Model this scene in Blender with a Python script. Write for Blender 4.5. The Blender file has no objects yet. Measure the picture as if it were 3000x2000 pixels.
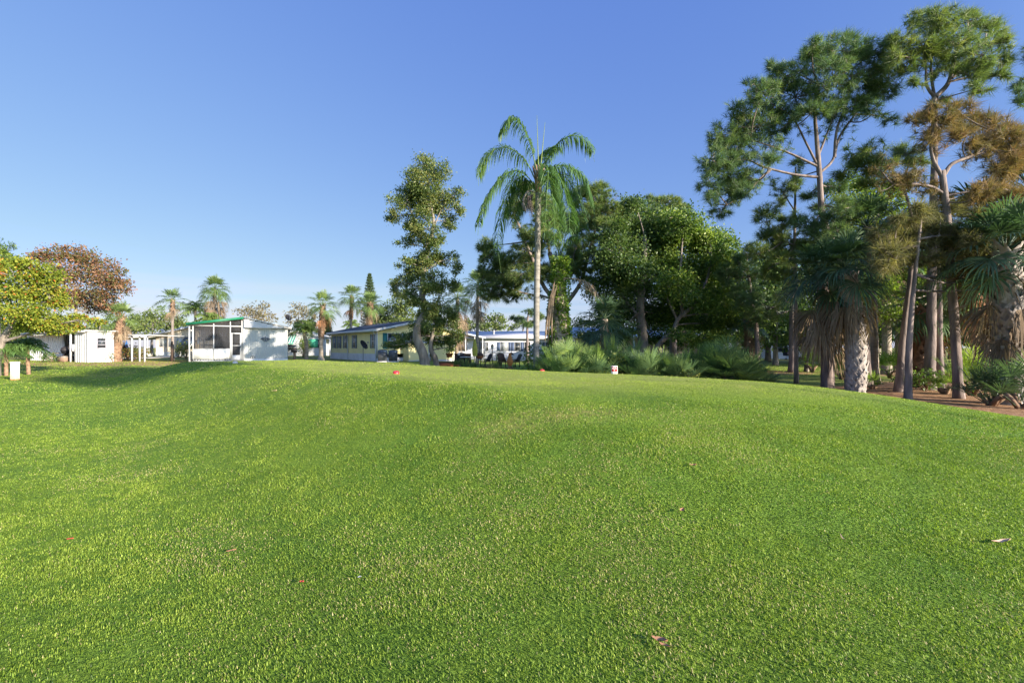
# Golf tee in front of a row of manufactured homes, pines and palms on the right, late afternoon sun
import bpy, math, random
import numpy as np
from math import sin, cos, pi, radians, atan2, sqrt
from mathutils import Vector

R = np.random.default_rng(11)
random.seed(5)
sc = bpy.context.scene
COL = sc.collection
FPX, CXP, HYP, EYE = 1333.3, 1500.0, 1018.0, 1.6      # the photograph's focal length, centre column, horizon row, eye height

SUN_DIR = np.array([0.80, -0.60]); SUN_DIR = SUN_DIR/np.linalg.norm(SUN_DIR)
SUN_EL = radians(15.5)

def P(px, py, d):
    """point seen at photo pixel (px, py) standing d metres ahead"""
    return np.array([(px-CXP)/FPX*d, d, EYE-(py-HYP)/FPX*d])

def sstep(a, b, x):
    t = np.clip((x-a)/(b-a), 0, 1)
    return t*t*(3-2*t)

# ------------------------------------------------------------------ terrain
def gz(x, y):
    x = np.asarray(x, float); y = np.asarray(y, float)
    s = .697*x+.717*y                       # across the tee
    t = -.717*x+.697*y                      # along the tee
    base = .33*sstep(26, 40, y)*(1-sstep(-9, -2, x)) + .12*sstep(3, 10, x) + .15*sstep(45, 70, y)*(1-sstep(-12, -4, x))
    m = sstep(.9, 5.0, s)*sstep(.6, 8.0, y)*(1-sstep(9.6, 12.8, s))*(1-sstep(25, 33, t))*(1-.45*sstep(-3.0, 2.5, -t))
    u = .010*np.sin(x*.9+1.3*np.sin(y*.4))*np.sin(y*.7+.8) + 0.006*np.sin(x*2.1+y*1.3)
    far = sstep(150, 400, np.hypot(x, y))
    return base*(1-m)+.95*m+u*(1-far)
def g1(x, y): return float(gz(x, y))

# ------------------------------------------------------------------ mesh builder
class MB:
    def __init__(s):
        s.v = []; s.n = 0; s.f3 = []; s.f4 = []; s.t = []
    def add(s, V, tris=None, quads=None, tint=.5):
        V = np.asarray(V, float).reshape(-1, 3)
        if tris is not None and len(tris): s.f3.append(np.asarray(tris, int).reshape(-1, 3)+s.n)
        if quads is not None and len(quads): s.f4.append(np.asarray(quads, int).reshape(-1, 4)+s.n)
        s.v.append(V)
        s.t.append(np.full(len(V), tint) if np.isscalar(tint) else np.asarray(tint, float))
        s.n += len(V)
    def build(s, name, mat, parent=None, world=False, smooth=False):
        V = np.concatenate(s.v)
        T = np.concatenate(s.t)
        if world and parent is not None: V = V-np.array(parent.location)
        f3 = np.concatenate(s.f3) if s.f3 else np.zeros((0, 3), int)
        f4 = np.concatenate(s.f4) if s.f4 else np.zeros((0, 4), int)
        me = bpy.data.meshes.new(name)
        me.vertices.add(len(V)); me.vertices.foreach_set('co', V.astype(np.float32).ravel())
        idx = np.concatenate([f3.ravel(), f4.ravel()]).astype(np.int32)
        me.loops.add(len(idx)); me.loops.foreach_set('vertex_index', idx)
        nf = len(f3)+len(f4)
        st = np.concatenate([np.arange(len(f3))*3, len(f3)*3+np.arange(len(f4))*4]).astype(np.int32)
        me.polygons.add(nf); me.polygons.foreach_set('loop_start', st)
        if smooth: me.polygons.foreach_set('use_smooth', np.ones(nf, bool))
        at = me.attributes.new('tint', 'FLOAT', 'POINT'); at.data.foreach_set('value', T.astype(np.float32))
        me.update(calc_edges=True); me.validate()
        me.materials.append(mat)
        o = bpy.data.objects.new(name, me); COL.objects.link(o)
        if parent is not None: o.parent = parent
        return o
    # --- shapes
    def box(s, x0, x1, y0, y1, z0, z1, tint=.5):
        V = [(x, y, z) for z in (z0, z1) for y in (y0, y1) for x in (x0, x1)]
        s.add(V, quads=[(0, 2, 3, 1), (4, 5, 7, 6), (0, 1, 5, 4), (1, 3, 7, 5), (3, 2, 6, 7), (2, 0, 4, 6)], tint=tint); return s
    def quad(s, a, b, c, d, tint=.5): s.add([a, b, c, d], quads=[(0, 1, 2, 3)], tint=tint); return s
    def slab(s, poly, vec, tint=.5):
        """polygon (3-D points) given thickness along vec"""
        A = np.asarray(poly, float); B = A+np.asarray(vec, float); n = len(A)
        q = [(i, (i+1) % n, n+(i+1) % n, n+i) for i in range(n)]
        tr = [(0, i+1, i) for i in range(1, n-1)]+[(n, n+i, n+i+1) for i in range(1, n-1)]
        s.add(np.concatenate([A, B]), tris=tr, quads=q, tint=tint); return s
    def tube(s, pts, rad, k=8, tint=.5, cap=True, bump=0):
        pts = np.asarray(pts, float); n = len(pts)
        rad = np.full(n, rad) if np.isscalar(rad) else np.asarray(rad, float)
        T = np.gradient(pts, axis=0); T /= np.linalg.norm(T, axis=1)[:, None]+1e-9
        up = np.array([0, 0, 1.]) if abs(T[:, 2]).mean() < .8 else np.array([1., 0, 0])
        A = np.cross(T, up); A /= np.linalg.norm(A, axis=1)[:, None]+1e-9
        B = np.cross(T, A)
        a = np.arange(k)*2*pi/k
        rr = rad[:, None]*(1+(R.uniform(-bump, bump, (n, k)) if bump else 0))
        V = pts[:, None]+rr[..., None]*(np.cos(a)[None, :, None]*A[:, None]+np.sin(a)[None, :, None]*B[:, None])
        i = np.arange(n-1)[:, None]*k; j = np.arange(k)[None]; j2 = (j+1) % k
        Q = np.stack([i+j, i+j2, i+k+j2, i+k+j], -1).reshape(-1, 4)
        V = V.reshape(-1, 3); tr = []
        if cap:
            V = np.concatenate([V, pts[:1], pts[-1:]])
            for q in range(k):
                tr.append((n*k, (q+1) % k, q)); tr.append((n*k+1, (n-1)*k+q, (n-1)*k+(q+1) % k))
        s.add(V, tris=tr, quads=Q, tint=tint if np.isscalar(tint) else .5); return s
    def lathe(s, prof, c=(0, 0, 0), k=16, tint=.5):
        prof = np.asarray(prof, float); a = np.arange(k)*2*pi/k
        V = np.stack([prof[:, None, 0]*np.cos(a), prof[:, None, 0]*np.sin(a), np.repeat(prof[:, 1:2], k, 1)], -1)+np.asarray(c, float)
        n = len(prof); i = np.arange(n-1)[:, None]*k; j = np.arange(k)[None]; j2 = (j+1) % k
        s.add(V.reshape(-1, 3), quads=np.stack([i+j, i+j2, i+k+j2, i+k+j], -1).reshape(-1, 4), tint=tint); return s

def smooth_path(pts, n=None):
    """Catmull-Rom through points"""
    p = np.asarray(pts, float)
    if len(p) < 3:
        k = n or 4
        return p[0]+(p[-1]-p[0])*np.linspace(0, 1, k)[:, None]
    q = np.concatenate([[2*p[0]-p[1]], p, [2*p[-1]-p[-2]]]); out = []
    k = n or 4
    for i in range(1, len(q)-2):
        t = np.linspace(0, 1, k, endpoint=False)[:, None]
        out.append(.5*((2*q[i])+(-q[i-1]+q[i+1])*t+(2*q[i-1]-5*q[i]+4*q[i+1]-q[i+2])*t**2+(-q[i-1]+3*q[i]-3*q[i+1]+q[i+2])*t**3))
    out.append(p[-1:])
    return np.concatenate(out)

def lerp_r(r0, r1, n, p=1.0): return r0+(r1-r0)*np.linspace(0, 1, n)**p
def unit(v):
    v = np.asarray(v, float); return v/(np.linalg.norm(v, axis=-1, keepdims=True)+1e-9)
def rand_dirs(n): return unit(R.normal(size=(n, 3)))

# ------------------------------------------------------------------ objects
def tag(o, label=None, cat=None, group=None, kind=None):
    if label: o['label'] = label
    if cat: o['category'] = cat
    if group: o['group'] = group
    if kind: o['kind'] = kind
    return o
def thing(name, label, cat, loc=(0, 0, 0), rotz=0, group=None):
    o = bpy.data.objects.new(name, None); COL.objects.link(o)
    o.empty_display_size = .2
    o.location = tuple(float(c) for c in loc); o.rotation_euler = (0, 0, rotz)
    return tag(o, label, cat, group)
def copy_tree(o, loc, rotz=None, label=None, scale=None):
    c = o.copy(); COL.objects.link(c); c.location = tuple(float(v) for v in loc)
    if rotz is not None: c.rotation_euler = (0, 0, rotz)
    if label: c['label'] = label
    if scale: c.scale = (scale,)*3
    for ch in list(o.children):
        k = ch.copy(); COL.objects.link(k); k.parent = c
        for g in ch.children:
            q = g.copy(); COL.objects.link(q); q.parent = k
    return c

# ------------------------------------------------------------------ materials
def nodes(m): m.use_nodes = True; nt = m.node_tree; nt.nodes.clear(); return nt
def N(nt, t, **kw):
    n = nt.nodes.new(t)
    for k, v in kw.items():
        if k.startswith('i_'):
            key = k[2:].replace('_', ' ')
            n.inputs[int(key) if key.isdigit() else key].default_value = v
        else: setattr(n, k, v)
    return n
def rgba(c): return (*c, 1) if len(c) == 3 else c
def ramp(nt, stops, fac):
    n = nt.nodes.new('ShaderNodeValToRGB'); e = n.color_ramp.elements
    while len(e) < len(stops): e.new(.5)
    for el, (p, c) in zip(e, stops): el.position = p; el.color = rgba(c)
    nt.links.new(fac, n.inputs[0]); return n.outputs[0]

def pmat(name, c1, c2=None, scale=3.0, rough=.7, bump=0.0, bscale=None, stretch=(1, 1, 1), metal=0, spec=.4, detail=6, lo=.35, hi=.65):
    m = bpy.data.materials.new(name); nt = nodes(m); L = nt.links.new
    out = N(nt, 'ShaderNodeOutputMaterial'); b = N(nt, 'ShaderNodeBsdfPrincipled', i_Roughness=rough, i_Metallic=metal)
    b.inputs['Specular IOR Level'].default_value = spec
    L(b.outputs[0], out.inputs[0])
    tc = N(nt, 'ShaderNodeTexCoord'); mp = N(nt, 'ShaderNodeMapping'); mp.inputs['Scale'].default_value = stretch
    L(tc.outputs['Object'], mp.inputs[0])
    nz = N(nt, 'ShaderNodeTexNoise', i_Scale=scale, i_Detail=detail); L(mp.outputs[0], nz.inputs['Vector'])
    if c2 is None: c2 = tuple(x*.82 for x in c1)
    L(ramp(nt, [(lo, c2), (hi, c1)], nz.outputs['Fac']), b.inputs['Base Color'])
    if bump:
        nb = N(nt, 'ShaderNodeTexNoise', i_Scale=bscale or scale*4, i_Detail=5); L(mp.outputs[0], nb.inputs['Vector'])
        bp = N(nt, 'ShaderNodeBump', i_Strength=min(1, bump), i_Distance=.03*max(1, bump)); L(nb.outputs['Fac'], bp.inputs['Height']); L(bp.outputs[0], b.inputs['Normal'])
    return m

def leafmat(name, cols, trans=.35, rough=.5, gloss=.25, tcol=1.25, patch=0.0, pscale=.8):
    """cols: stops by the per-leaf tint attribute"""
    m = bpy.data.materials.new(name); nt = nodes(m); L = nt.links.new
    out = N(nt, 'ShaderNodeOutputMaterial')
    at = N(nt, 'ShaderNodeAttribute', attribute_name='tint')
    fac = at.outputs['Fac']
    if patch:
        tc = N(nt, 'ShaderNodeTexCoord'); nz = N(nt, 'ShaderNodeTexNoise', i_Scale=pscale, i_Detail=3); L(tc.outputs['Object'], nz.inputs['Vector'])
        a = N(nt, 'ShaderNodeMath', operation='SUBTRACT', i_1=.5); L(nz.outputs['Fac'], a.inputs[0])
        k = N(nt, 'ShaderNodeMath', operation='MULTIPLY_ADD', i_1=patch*2.4); L(a.outputs[0], k.inputs[0]); L(fac, k.inputs[2]); fac = k.outputs[0]
    n = len(cols)
    stops = [(i/(n-1), c) for i, c in enumerate(cols)] if not isinstance(cols[0][1], tuple) else cols
    col = ramp(nt, stops, fac)
    d = N(nt, 'ShaderNodeBsdfPrincipled', i_Roughness=rough); d.inputs['Specular IOR Level'].default_value = gloss
    L(col, d.inputs['Base Color'])
    t = N(nt, 'ShaderNodeBsdfTranslucent')
    mx = N(nt, 'ShaderNodeMix', data_type='RGBA', blend_type='MULTIPLY'); mx.inputs['Factor'].default_value = 1
    L(col, mx.inputs['A']); mx.inputs['B'].default_value = (tcol*1.05, tcol*1.15, tcol*.6, 1)
    L(mx.outputs['Result'], t.inputs['Color'])
    ms = N(nt, 'ShaderNodeMixShader', i_0=trans); L(d.outputs[0], ms.inputs[1]); L(t.outputs[0], ms.inputs[2])
    L(ms.outputs[0], out.inputs[0])
    return m

M = {}
M['bark_pine'] = pmat('pine_bark', (.24, .19, .17), (.10, .08, .075), 5, .9, 1.0, 9, (1, 1, .25))
M['bark_grey'] = pmat('grey_bark', (.25, .215, .185), (.12, .10, .085), 4, .9, 1.0, 8, (1, 1, .3))
M['bark_palm'] = pmat('palm_bark', (.34, .29, .23), (.19, .155, .12), 2.5, .9, .8, 14, (1, 1, 3.2))
M['bark_queen'] = pmat('queen_palm_bark', (.25, .23, .20), (.14, .13, .11), 2.2, .85, .6, 6, (.6, .6, 3.0))
M['boots'] = pmat('palm_boots', (.36, .33, .31), (.24, .21, .19), 6, .9, .6, 14)
M['boots_brown'] = pmat('brown_palm_boots', (.30, .19, .12), (.12, .075, .05), 6, .9, .6, 14)
M['dead'] = leafmat('dead_fronds', [(.11, .08, .055), (.235, .175, .12), (.36, .28, .19)], .15, .8, .1, 1.0)
M['dead_red'] = leafmat('rusty_dead_fronds', [(0.117, 0.052, 0.026), (0.247, 0.117, 0.058), (0.364, 0.208, 0.117)], .2, .8, .1, 1.0)
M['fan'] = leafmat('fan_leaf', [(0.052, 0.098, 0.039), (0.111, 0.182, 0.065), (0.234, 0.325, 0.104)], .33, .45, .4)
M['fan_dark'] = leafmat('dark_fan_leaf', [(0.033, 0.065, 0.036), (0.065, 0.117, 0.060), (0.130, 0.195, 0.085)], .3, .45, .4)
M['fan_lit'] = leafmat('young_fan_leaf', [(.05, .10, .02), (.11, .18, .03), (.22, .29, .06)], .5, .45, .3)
M['wash'] = leafmat('washingtonia_leaf', [(0.067, 0.112, 0.034), (0.140, 0.207, 0.062), (0.280, 0.325, 0.095)], .38, .5, .3)
M['palmetto'] = leafmat('palmetto_leaf', [(.032, .068, .04), (.08, .145, .062), (.25, .33, .085)], .36, .5, .25)
M['queen'] = leafmat('queen_leaf', [(0.046, 0.101, 0.036), (0.098, 0.182, 0.052), (0.234, 0.338, 0.078)], .4, .4, .45)
M['feather'] = leafmat('feather_leaf', [(.07, .12, .03), (.14, .21, .05), (.25, .31, .08)], .4, .5, .3)
M['needle'] = leafmat('pine_needles', [(0.046, 0.088, 0.047), (0.098, 0.163, 0.068), (0.208, 0.260, 0.085)], .38, .5, .35, patch=.25)
M['needle_warm'] = leafmat('olive_pine_needles', [(.06, .10, .04), (.135, .19, .06), (.29, .31, .09)], .42, .5, .35, patch=.25)
M['needle_rust'] = leafmat('rusty_pine_needles', [(.10, .115, .05), (.21, .15, .075), (.34, .205, .105)], .4, .6, .2, tcol=1.0, patch=.5)
M['needle_brown'] = leafmat('brownish_pine_needles', [(0.078, 0.091, 0.047), (0.163, 0.150, 0.072), (0.299, 0.260, 0.091)], .35, .6, .2, patch=.4)
M['oak'] = leafmat('oak_leaf', [(0.046, 0.091, 0.021), (0.130, 0.202, 0.039), (0.299, 0.351, 0.072)], .4, .45, .3, patch=.25)
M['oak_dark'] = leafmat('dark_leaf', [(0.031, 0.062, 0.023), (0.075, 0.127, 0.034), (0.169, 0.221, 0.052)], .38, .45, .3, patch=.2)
M['tall'] = leafmat('olive_leaf', [(.05, .085, .024), (.12, .165, .044), (.29, .27, .09)], .38, .45, .35, patch=.3)
M['bright'] = leafmat('bright_leaf', [(.05, .09, .015), (.12, .18, .028), (.24, .28, .06)], .5, .5, .2, patch=.25)
M['redleaf'] = leafmat('red_leaf', [(.09, .12, .035), (.15, .115, .05), (.26, .12, .07), (.34, .22, .14)], .4, .5, .2, patch=.45, pscale=.5)
M['yellowleaf'] = leafmat('yellow_orange_leaf', [(0, (.075, .12, .02)), (.4, (.19, .24, .03)), (.78, (.33, .33, .045)), (.88, (.42, .20, .04)), (1, (.45, .12, .035))], .4, .5, .2, patch=.2, pscale=.7)
M['haze_green'] = leafmat('distant_leaf', [(.07, .10, .035), (.13, .175, .05), (.21, .24, .075)], .35, .6, .15, patch=.25)
M['haze_brown'] = leafmat('distant_bare_leaf', [(.11, .09, .055), (.17, .145, .085), (.21, .20, .09)], .3, .7, .1)
M['norfolk'] = leafmat('norfolk_leaf', [(.03, .055, .026), (.06, .095, .04), (.10, .14, .06)], .2, .6, .2)
M['croton'] = leafmat('croton_leaf', [(0, (.05, .07, .02)), (.4, (.12, .13, .03)), (.7, (.26, .20, .04)), (1, (.38, .14, .05))], .35, .5, .3, patch=.3, pscale=1.2)
M['shrub'] = leafmat('shrub_leaf', [(0.039, 0.078, 0.018), (0.098, 0.169, 0.033), (0.195, 0.273, 0.065)], .4, .4, .35, patch=.2)
M['shrub_yel'] = leafmat('yellow_shrub_leaf', [(.05, .08, .02), (.14, .17, .035), (.30, .28, .06)], .4, .4, .3, patch=.3, pscale=1.5)
M['vine'] = leafmat('vine_leaf', [(.05, .10, .015), (.12, .20, .025), (.26, .33, .05)], .45, .4, .3, patch=.2)
M['bed'] = leafmat('bed_plant', [(.08, .09, .04), (.14, .17, .07), (.29, .26, .13)], .3, .5, .25)
M['white'] = pmat('white_painted_metal', (.44, .45, .46), (.40, .41, .425), 1.2, .45, 0, spec=.5)
M['white_dirty'] = pmat('weathered_white', (0.623, 0.631, 0.623), (0.508, 0.508, 0.484), 1.6, .6, .1, 30)
M['ribbed'] = pmat('ribbed_white_wall', (.40, .41, .40), (.36, .375, .37), .8, .5, 0)
M['cream'] = pmat('cream_siding', (0.525, 0.467, 0.369), (0.476, 0.418, 0.328), .6, .6)
M['yellow'] = pmat('yellow_siding', (.70, .62, .30), (.62, .55, .27), .7, .6)
M['bluewhite'] = pmat('pale_siding', (0.607, 0.623, 0.672), (0.549, 0.566, 0.623), .7, .6)
M['pink'] = pmat('beige_stucco', (.62, .52, .44), (.54, .45, .38), 1.2, .8)
M['roof_dark'] = pmat('charcoal_shingles', (.07, .08, .10), (.045, .05, .065), 6, .9, .6, 30)
M['roof_pale'] = pmat('pale_metal_roof', (.62, .60, .60), (.52, .51, .52), 1.5, .6)
M['roof_white'] = pmat('white_metal_roof', (0.558, 0.558, 0.541), (0.492, 0.492, 0.476), 1.5, .5)
M['roof_blue'] = pmat('blue_grey_roof', (0.375, 0.438, 0.525), (0.288, 0.338, 0.425), 2, .6)
M['green_trim'] = pmat('green_trim', (.012, .15, .075), (.01, .12, .06), 3, .5)
M['green_shade'] = pmat('green_shade_cloth', (.06, .34, .21), (.045, .27, .165), 2, .8)
M['shutter'] = pmat('slate_shutter', (.13, .17, .22), (.10, .135, .18), 3, .6)
M['shutter_blue'] = pmat('blue_shutter', (.10, .14, .24), (.08, .115, .2), 3, .6)
M['shutter_teal'] = pmat('teal_shutter', (.02, .16, .17), (.015, .12, .135), 3, .6)
M['skirt'] = pmat('skirting_boards', (0.541, 0.558, 0.590), (0.451, 0.467, 0.500), 1.5, .6)
M['acgrey'] = pmat('grey_metal_cabinet', (.12, .14, .17), (.09, .105, .13), 2, .5, spec=.5)
M['black'] = pmat('black_metal', (.018, .018, .02), (.01, .01, .012), 6, .8, spec=.15)
M['dark'] = pmat('dark_plastic', (.035, .03, .028), (.02, .018, .017), 5, .6)
M['darkwood'] = pmat('dark_wood', (.09, .045, .028), (.05, .026, .017), 4, .7, .2, 20, (1, 6, 6))
M['brownceil'] = pmat('brown_underside', (.16, .11, .085), (.10, .07, .055), 2, .8)
M['wood'] = pmat('weathered_wood', (.22, .15, .10), (.13, .085, .06), 4, .85, .4, 12, (1, 1, .2))
M['terracotta'] = pmat('terracotta', (.36, .13, .06), (.27, .095, .045), 5, .85)
M['umb_yellow'] = pmat('yellow_canvas', (.58, .52, .09), (.46, .41, .07), 3, .85)
M['umb_dark'] = pmat('dark_canvas', (.02, .025, .05), (.015, .018, .04), 3, .85)
M['red'] = pmat('red_paint', (.60, .025, .03), (.50, .02, .025), 6, .4, spec=.5)
M['signwhite'] = pmat('white_sign_face', (.82, .84, .86), (.78, .80, .82), 5, .4)
M['signgrey'] = pmat('grey_print', (.33, .33, .38), (.30, .30, .35), 5, .5)
M['signmaroon'] = pmat('maroon_print', (.22, .01, .06), (.2, .01, .05), 5, .5)
M['concrete'] = pmat('concrete', (.48, .46, .43), (.37, .355, .33), 2, .9, .3, 20)
M['boxgreen'] = pmat('pale_utility_box', (.50, .51, .46), (.42, .42, .38), 1.5, .6, .1, 20)
M['blue'] = pmat('blue_paint', (.02, .13, .36), (.015, .10, .28), 2, .35, spec=.6)
M['rubber'] = pmat('rubber', (.02, .02, .02), None, 6, .9)
M['orange'] = pmat('orange_clay', (.55, .22, .06), (.42, .16, .05), 6, .8)
M['deadleaf'] = pmat('dry_brown_leaf', (.42, .22, .12), (.30, .14, .08), 30, .8)
M['redflower'] = pmat('fallen_red_petal', (.60, .08, .06), (.48, .06, .05), 30, .7)
M['palebark'] = pmat('pale_bark_flake', (.58, .42, .30), (.45, .30, .20), 30, .8)
def glassmat(name, base, rough=.06):
    m = bpy.data.materials.new(name); nt = nodes(m)
    o = N(nt, 'ShaderNodeOutputMaterial'); b = N(nt, 'ShaderNodeBsdfPrincipled', i_Roughness=rough); b.inputs['Base Color'].default_value = rgba(base); b.inputs['Specular IOR Level'].default_value = .8
    tc = N(nt, 'ShaderNodeTexCoord'); nz = N(nt, 'ShaderNodeTexNoise', i_Scale=1.1, i_Detail=1); nt.links.new(tc.outputs['Object'], nz.inputs['Vector'])
    bp = N(nt, 'ShaderNodeBump', i_Strength=.08, i_Distance=.05); nt.links.new(nz.outputs['Fac'], bp.inputs['Height']); nt.links.new(bp.outputs[0], b.inputs['Normal'])
    nt.links.new(b.outputs[0], o.inputs[0]); return m
M['glass'] = glassmat('window_glass', (.03, .035, .04))
M['glass_blind'] = glassmat('window_glass_with_blind', (.34, .36, .36), .15)
M['glass_warm'] = glassmat('window_glass_with_curtain', (.26, .21, .17), .12)
def screenmat():
    m = bpy.data.materials.new('insect_screen'); nt = nodes(m); L = nt.links.new
    o = N(nt, 'ShaderNodeOutputMaterial'); t = N(nt, 'ShaderNodeBsdfTransparent'); d = N(nt, 'ShaderNodeBsdfDiffuse'); d.inputs[0].default_value = (.05, .05, .055, 1)
    mx = N(nt, 'ShaderNodeMixShader', i_0=.5); L(t.outputs[0], mx.inputs[1]); L(d.outputs[0], mx.inputs[2]); L(mx.outputs[0], o.inputs[0]); return m
M['screen'] = screenmat()
SUN_E, SKY_S, EXPO = 4.0, .15, 1.82
SKY_AIR, SKY_DUST, SKY_OZ = 1.0, .4, 3.0
SKY_MAP = ((.395, .75), (.478, .64), (1.115, .26))     # gain and power per channel
CLOUD_A, CLOUD_C = .85, (1.5, 1.55, 1.75, 1)
G_FINE = [(.3, (.055, .11, .013)), (.55, (.145, .24, .026)), (.75, (.24, .33, .046))]
G_TEE = (.36, .36, .11)
G_BLADE = [(0, (.042, .08, .012)), (.4, (.142, .23, .026)), (.8, (.32, .40, .06)), (.86, (.38, .33, .14)), (1, (.46, .39, .21))]
GRASS = [(1.6, 3.4, 16000, .019, .0042), (3.4, 5.5, 10000, .019, .0055), (5.5, 9, 4500, .019, .0075), (9, 16, 1100, .019, .012), (16, 28, 190, .034, .022), (28, 47, 60, .05, .042)]
PD, BD, ND = 2.1, 2.1, 1.05
# ================================================================== plant generators
def leaves(mb, C, L, W, dirs=None, tint=None, tspread=.25, tmean=.45, droop=0.0, fold=.0):
    """one diamond leaf per row of C"""
    n = len(C)
    D = unit(rand_dirs(n)*1.0+(dirs if dirs is not None else 0)*.8+np.array([0, 0, -droop]))
    S = unit(np.cross(D, rand_dirs(n)))
    Nn = np.cross(D, S)
    l = L*R.uniform(.7, 1.25, n)[:, None]; w = W*R.uniform(.75, 1.2, n)[:, None]
    V = np.stack([C, C+D*l*.48+S*w*.5+Nn*w*fold, C+D*l, C+D*l*.48-S*w*.5+Nn*w*fold], 1).reshape(-1, 3)
    Q = np.arange(n*4).reshape(n, 4)
    t = np.clip(R.normal(tmean, tspread, n), 0, 1) if tint is None else tint
    mb.add(V, quads=Q, tint=np.repeat(t, 4))

def needles(mb, C, D, per, L, w, spread=.9, droop=.25, tmean=.45, tspread=.2):
    """tufts of needles at C pointing along D"""
    n = len(C); C2 = np.repeat(C, per, 0); D2 = np.repeat(D, per, 0); m = n*per
    base = C2-D2*(R.uniform(0, .14, m)[:, None])
    V = unit(D2+rand_dirs(m)*spread+np.array([0, 0, -droop]))
    l = (L*R.uniform(.65, 1.15, m))[:, None]
    S = unit(np.cross(V, rand_dirs(m)))*w*.5
    tip = base+V*l+np.array([0, 0, -1])*l*l*.35
    X = np.stack([base-S, base+S, tip], 1).reshape(-1, 3)
    t = np.repeat(np.clip(R.normal(tmean, tspread, n), 0, 1), per)+R.normal(0, .07, m)
    mb.add(X, tris=np.arange(m*3).reshape(m, 3), tint=np.repeat(np.clip(t, 0, 1), 3))

def place_ells(ells, d, spread, seed):
    """pixel ellipses -> world ellipsoids spread in depth round the trunk"""
    rg = np.random.default_rng(seed)
    xs = np.array([e[0] for e in ells]); c = xs.mean(); hw = max(20, np.abs(xs-c).max()+20)
    out = []
    for e in ells:
        px, py, rx, ry = e[:4]
        k = sqrt(max(.08, 1-((px-c)/hw)**2))
        dd = d+(e[4] if len(e) > 4 else rg.uniform(-1, 1)*k*spread)
        out.append((P(px, py, dd), np.array([rx, (rx+ry)*.5/(1+.5*abs(px-CXP)/FPX), ry])*dd/FPX))
    return out

def limb(mb, a, b, r0, r1, sag=.0, k=5, n=6, wob=.06):
    a = np.asarray(a); b = np.asarray(b); l = np.linalg.norm(b-a)
    t = np.linspace(0, 1, n)[:, None]
    p = a+(b-a)*t+np.sin(t*pi)*np.array([0, 0, sag*l])+np.sin(t*pi)*R.normal(0, wob*l, 3)
    mb.tube(p, lerp_r(r0, r1, n), k, cap=False); return p

def base_point(px, d):
    x = (px-CXP)/FPX*d; return np.array([x, d, g1(x, d)-.12])

def tree_frame(name, label, cat, d, trunk, r0, r1, limbs, group, bark, k=12, bump=.06):
    b = base_point(trunk[0][0], d)
    t = thing(name, label, cat, b, 0, group)
    tm = MB(); pts = [b]+[P(q[0], q[1], d+(q[2] if len(q) > 2 else 0)) for q in trunk[1:]]
    pts = smooth_path(pts, 7)
    rad = lerp_r(r0, r1, len(pts), .8); rad[0] *= 1.3; rad[1] *= 1.1
    tm.tube(pts, rad, k, bump=bump)
    hubs = [pts[int(len(pts)*.45):]]
    for L in limbs:
        lp = smooth_path([P(q[0], q[1], d+(q[2] if len(q) > 2 else 0)) for q in L[:-1]], 6)
        ra = L[-1]
        tm.tube(lp, lerp_r(ra, ra*.35, len(lp)), 7, bump=.05, cap=False); hubs.append(lp[len(lp)//3:])
    return t, tm, np.concatenate(hubs)

def near(H, p, down=.0):
    dd = np.linalg.norm(H-p, axis=1)+np.maximum(0, H[:, 2]-p[2])*1.2
    return H[dd.argmin()]

def pine(label, d, trunk, r0, r1, ells, limbs=(), mat='needle', seed=1, dens=1.0, spread=1.5, group=None, L=.34, w=.013, per=26, tmean=.45, name='pine_tree', twig=True, bark='bark_pine', droop=.2):
    t, tm, H = tree_frame(name, label, 'tree', d, trunk, r0, r1, limbs, group, bark)
    cm = MB()
    for (c, r) in place_ells(ells, d, spread, seed):
        h = near(H, c)
        ll = np.linalg.norm(c-h)
        if ll > .15: limb(tm, h, c, min(.05, .012+.014*ll)*(d/17)**.5, .015, sag=-.05, n=6)
        n = max(5, int(PD*dens*44*(r[0]*r[2])/(.9*.6)*(17/d)**.6))
        k = max(4, n//6)
        sub = c+rand_dirs(k)*r*R.uniform(.45, .95, (k, 1))
        for s_ in sub: limb(tm, c, s_, .012*(d/17)**.5, .006*(d/17)**.5, sag=-.08, n=4, k=4)
        ci = R.integers(0, k, n)
        off = rand_dirs(n)*R.uniform(.15, 1, (n, 1))*r*.6
        C = sub[ci]+off
        q = (C-c)/r; ql = np.linalg.norm(q, axis=1, keepdims=True)
        C = np.where(ql > .92, c+q/ql*r*.92, C)
        D = unit((C-c)/r*.9+np.array([0, 0, .75])+R.normal(0, .45, (n, 3)))
        if twig:
            S0 = sub[ci]; 
            P0 = S0; P1 = C; side = unit(np.cross(P1-P0+1e-4, np.array([.3, .2, 1.])))*.006*(d/17)**.5
            V = np.stack([P0-side, P0+side, P1+side, P1-side], 1).reshape(-1, 3); tm.add(V, quads=np.arange(n*4).reshape(n, 4))
        needles(cm, C, D, per, L*R.uniform(.85, 1.1), w*ND, tmean=tmean, droop=droop)
    for Lp in limbs:                                   # short needle sprays along the outer limbs
        q = smooth_path([P(a[0], a[1], d+(a[2] if len(a) > 2 else 0)) for a in Lp[:-1]], 8); q = q[int(len(q)*.45):]
        m = int(len(q)*2.5*dens); C = q[R.integers(0, len(q), m)]+R.normal(0, .2, (m, 3))*(d/17)**.4+[0, 0, .12]
        for c_ in C[::2]: limb(tm, near(q, c_), c_, .01, .005, n=3, k=3)
        needles(cm, C, unit(R.normal(0, .6, (m, 3))+[0, 0, .8]), per, L*.9, w*ND, tmean=tmean, droop=droop)
    tm.build('trunk', M[bark], t, world=True, smooth=True)
    cm.build('crown', M[mat], t, world=True)
    return t

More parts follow.
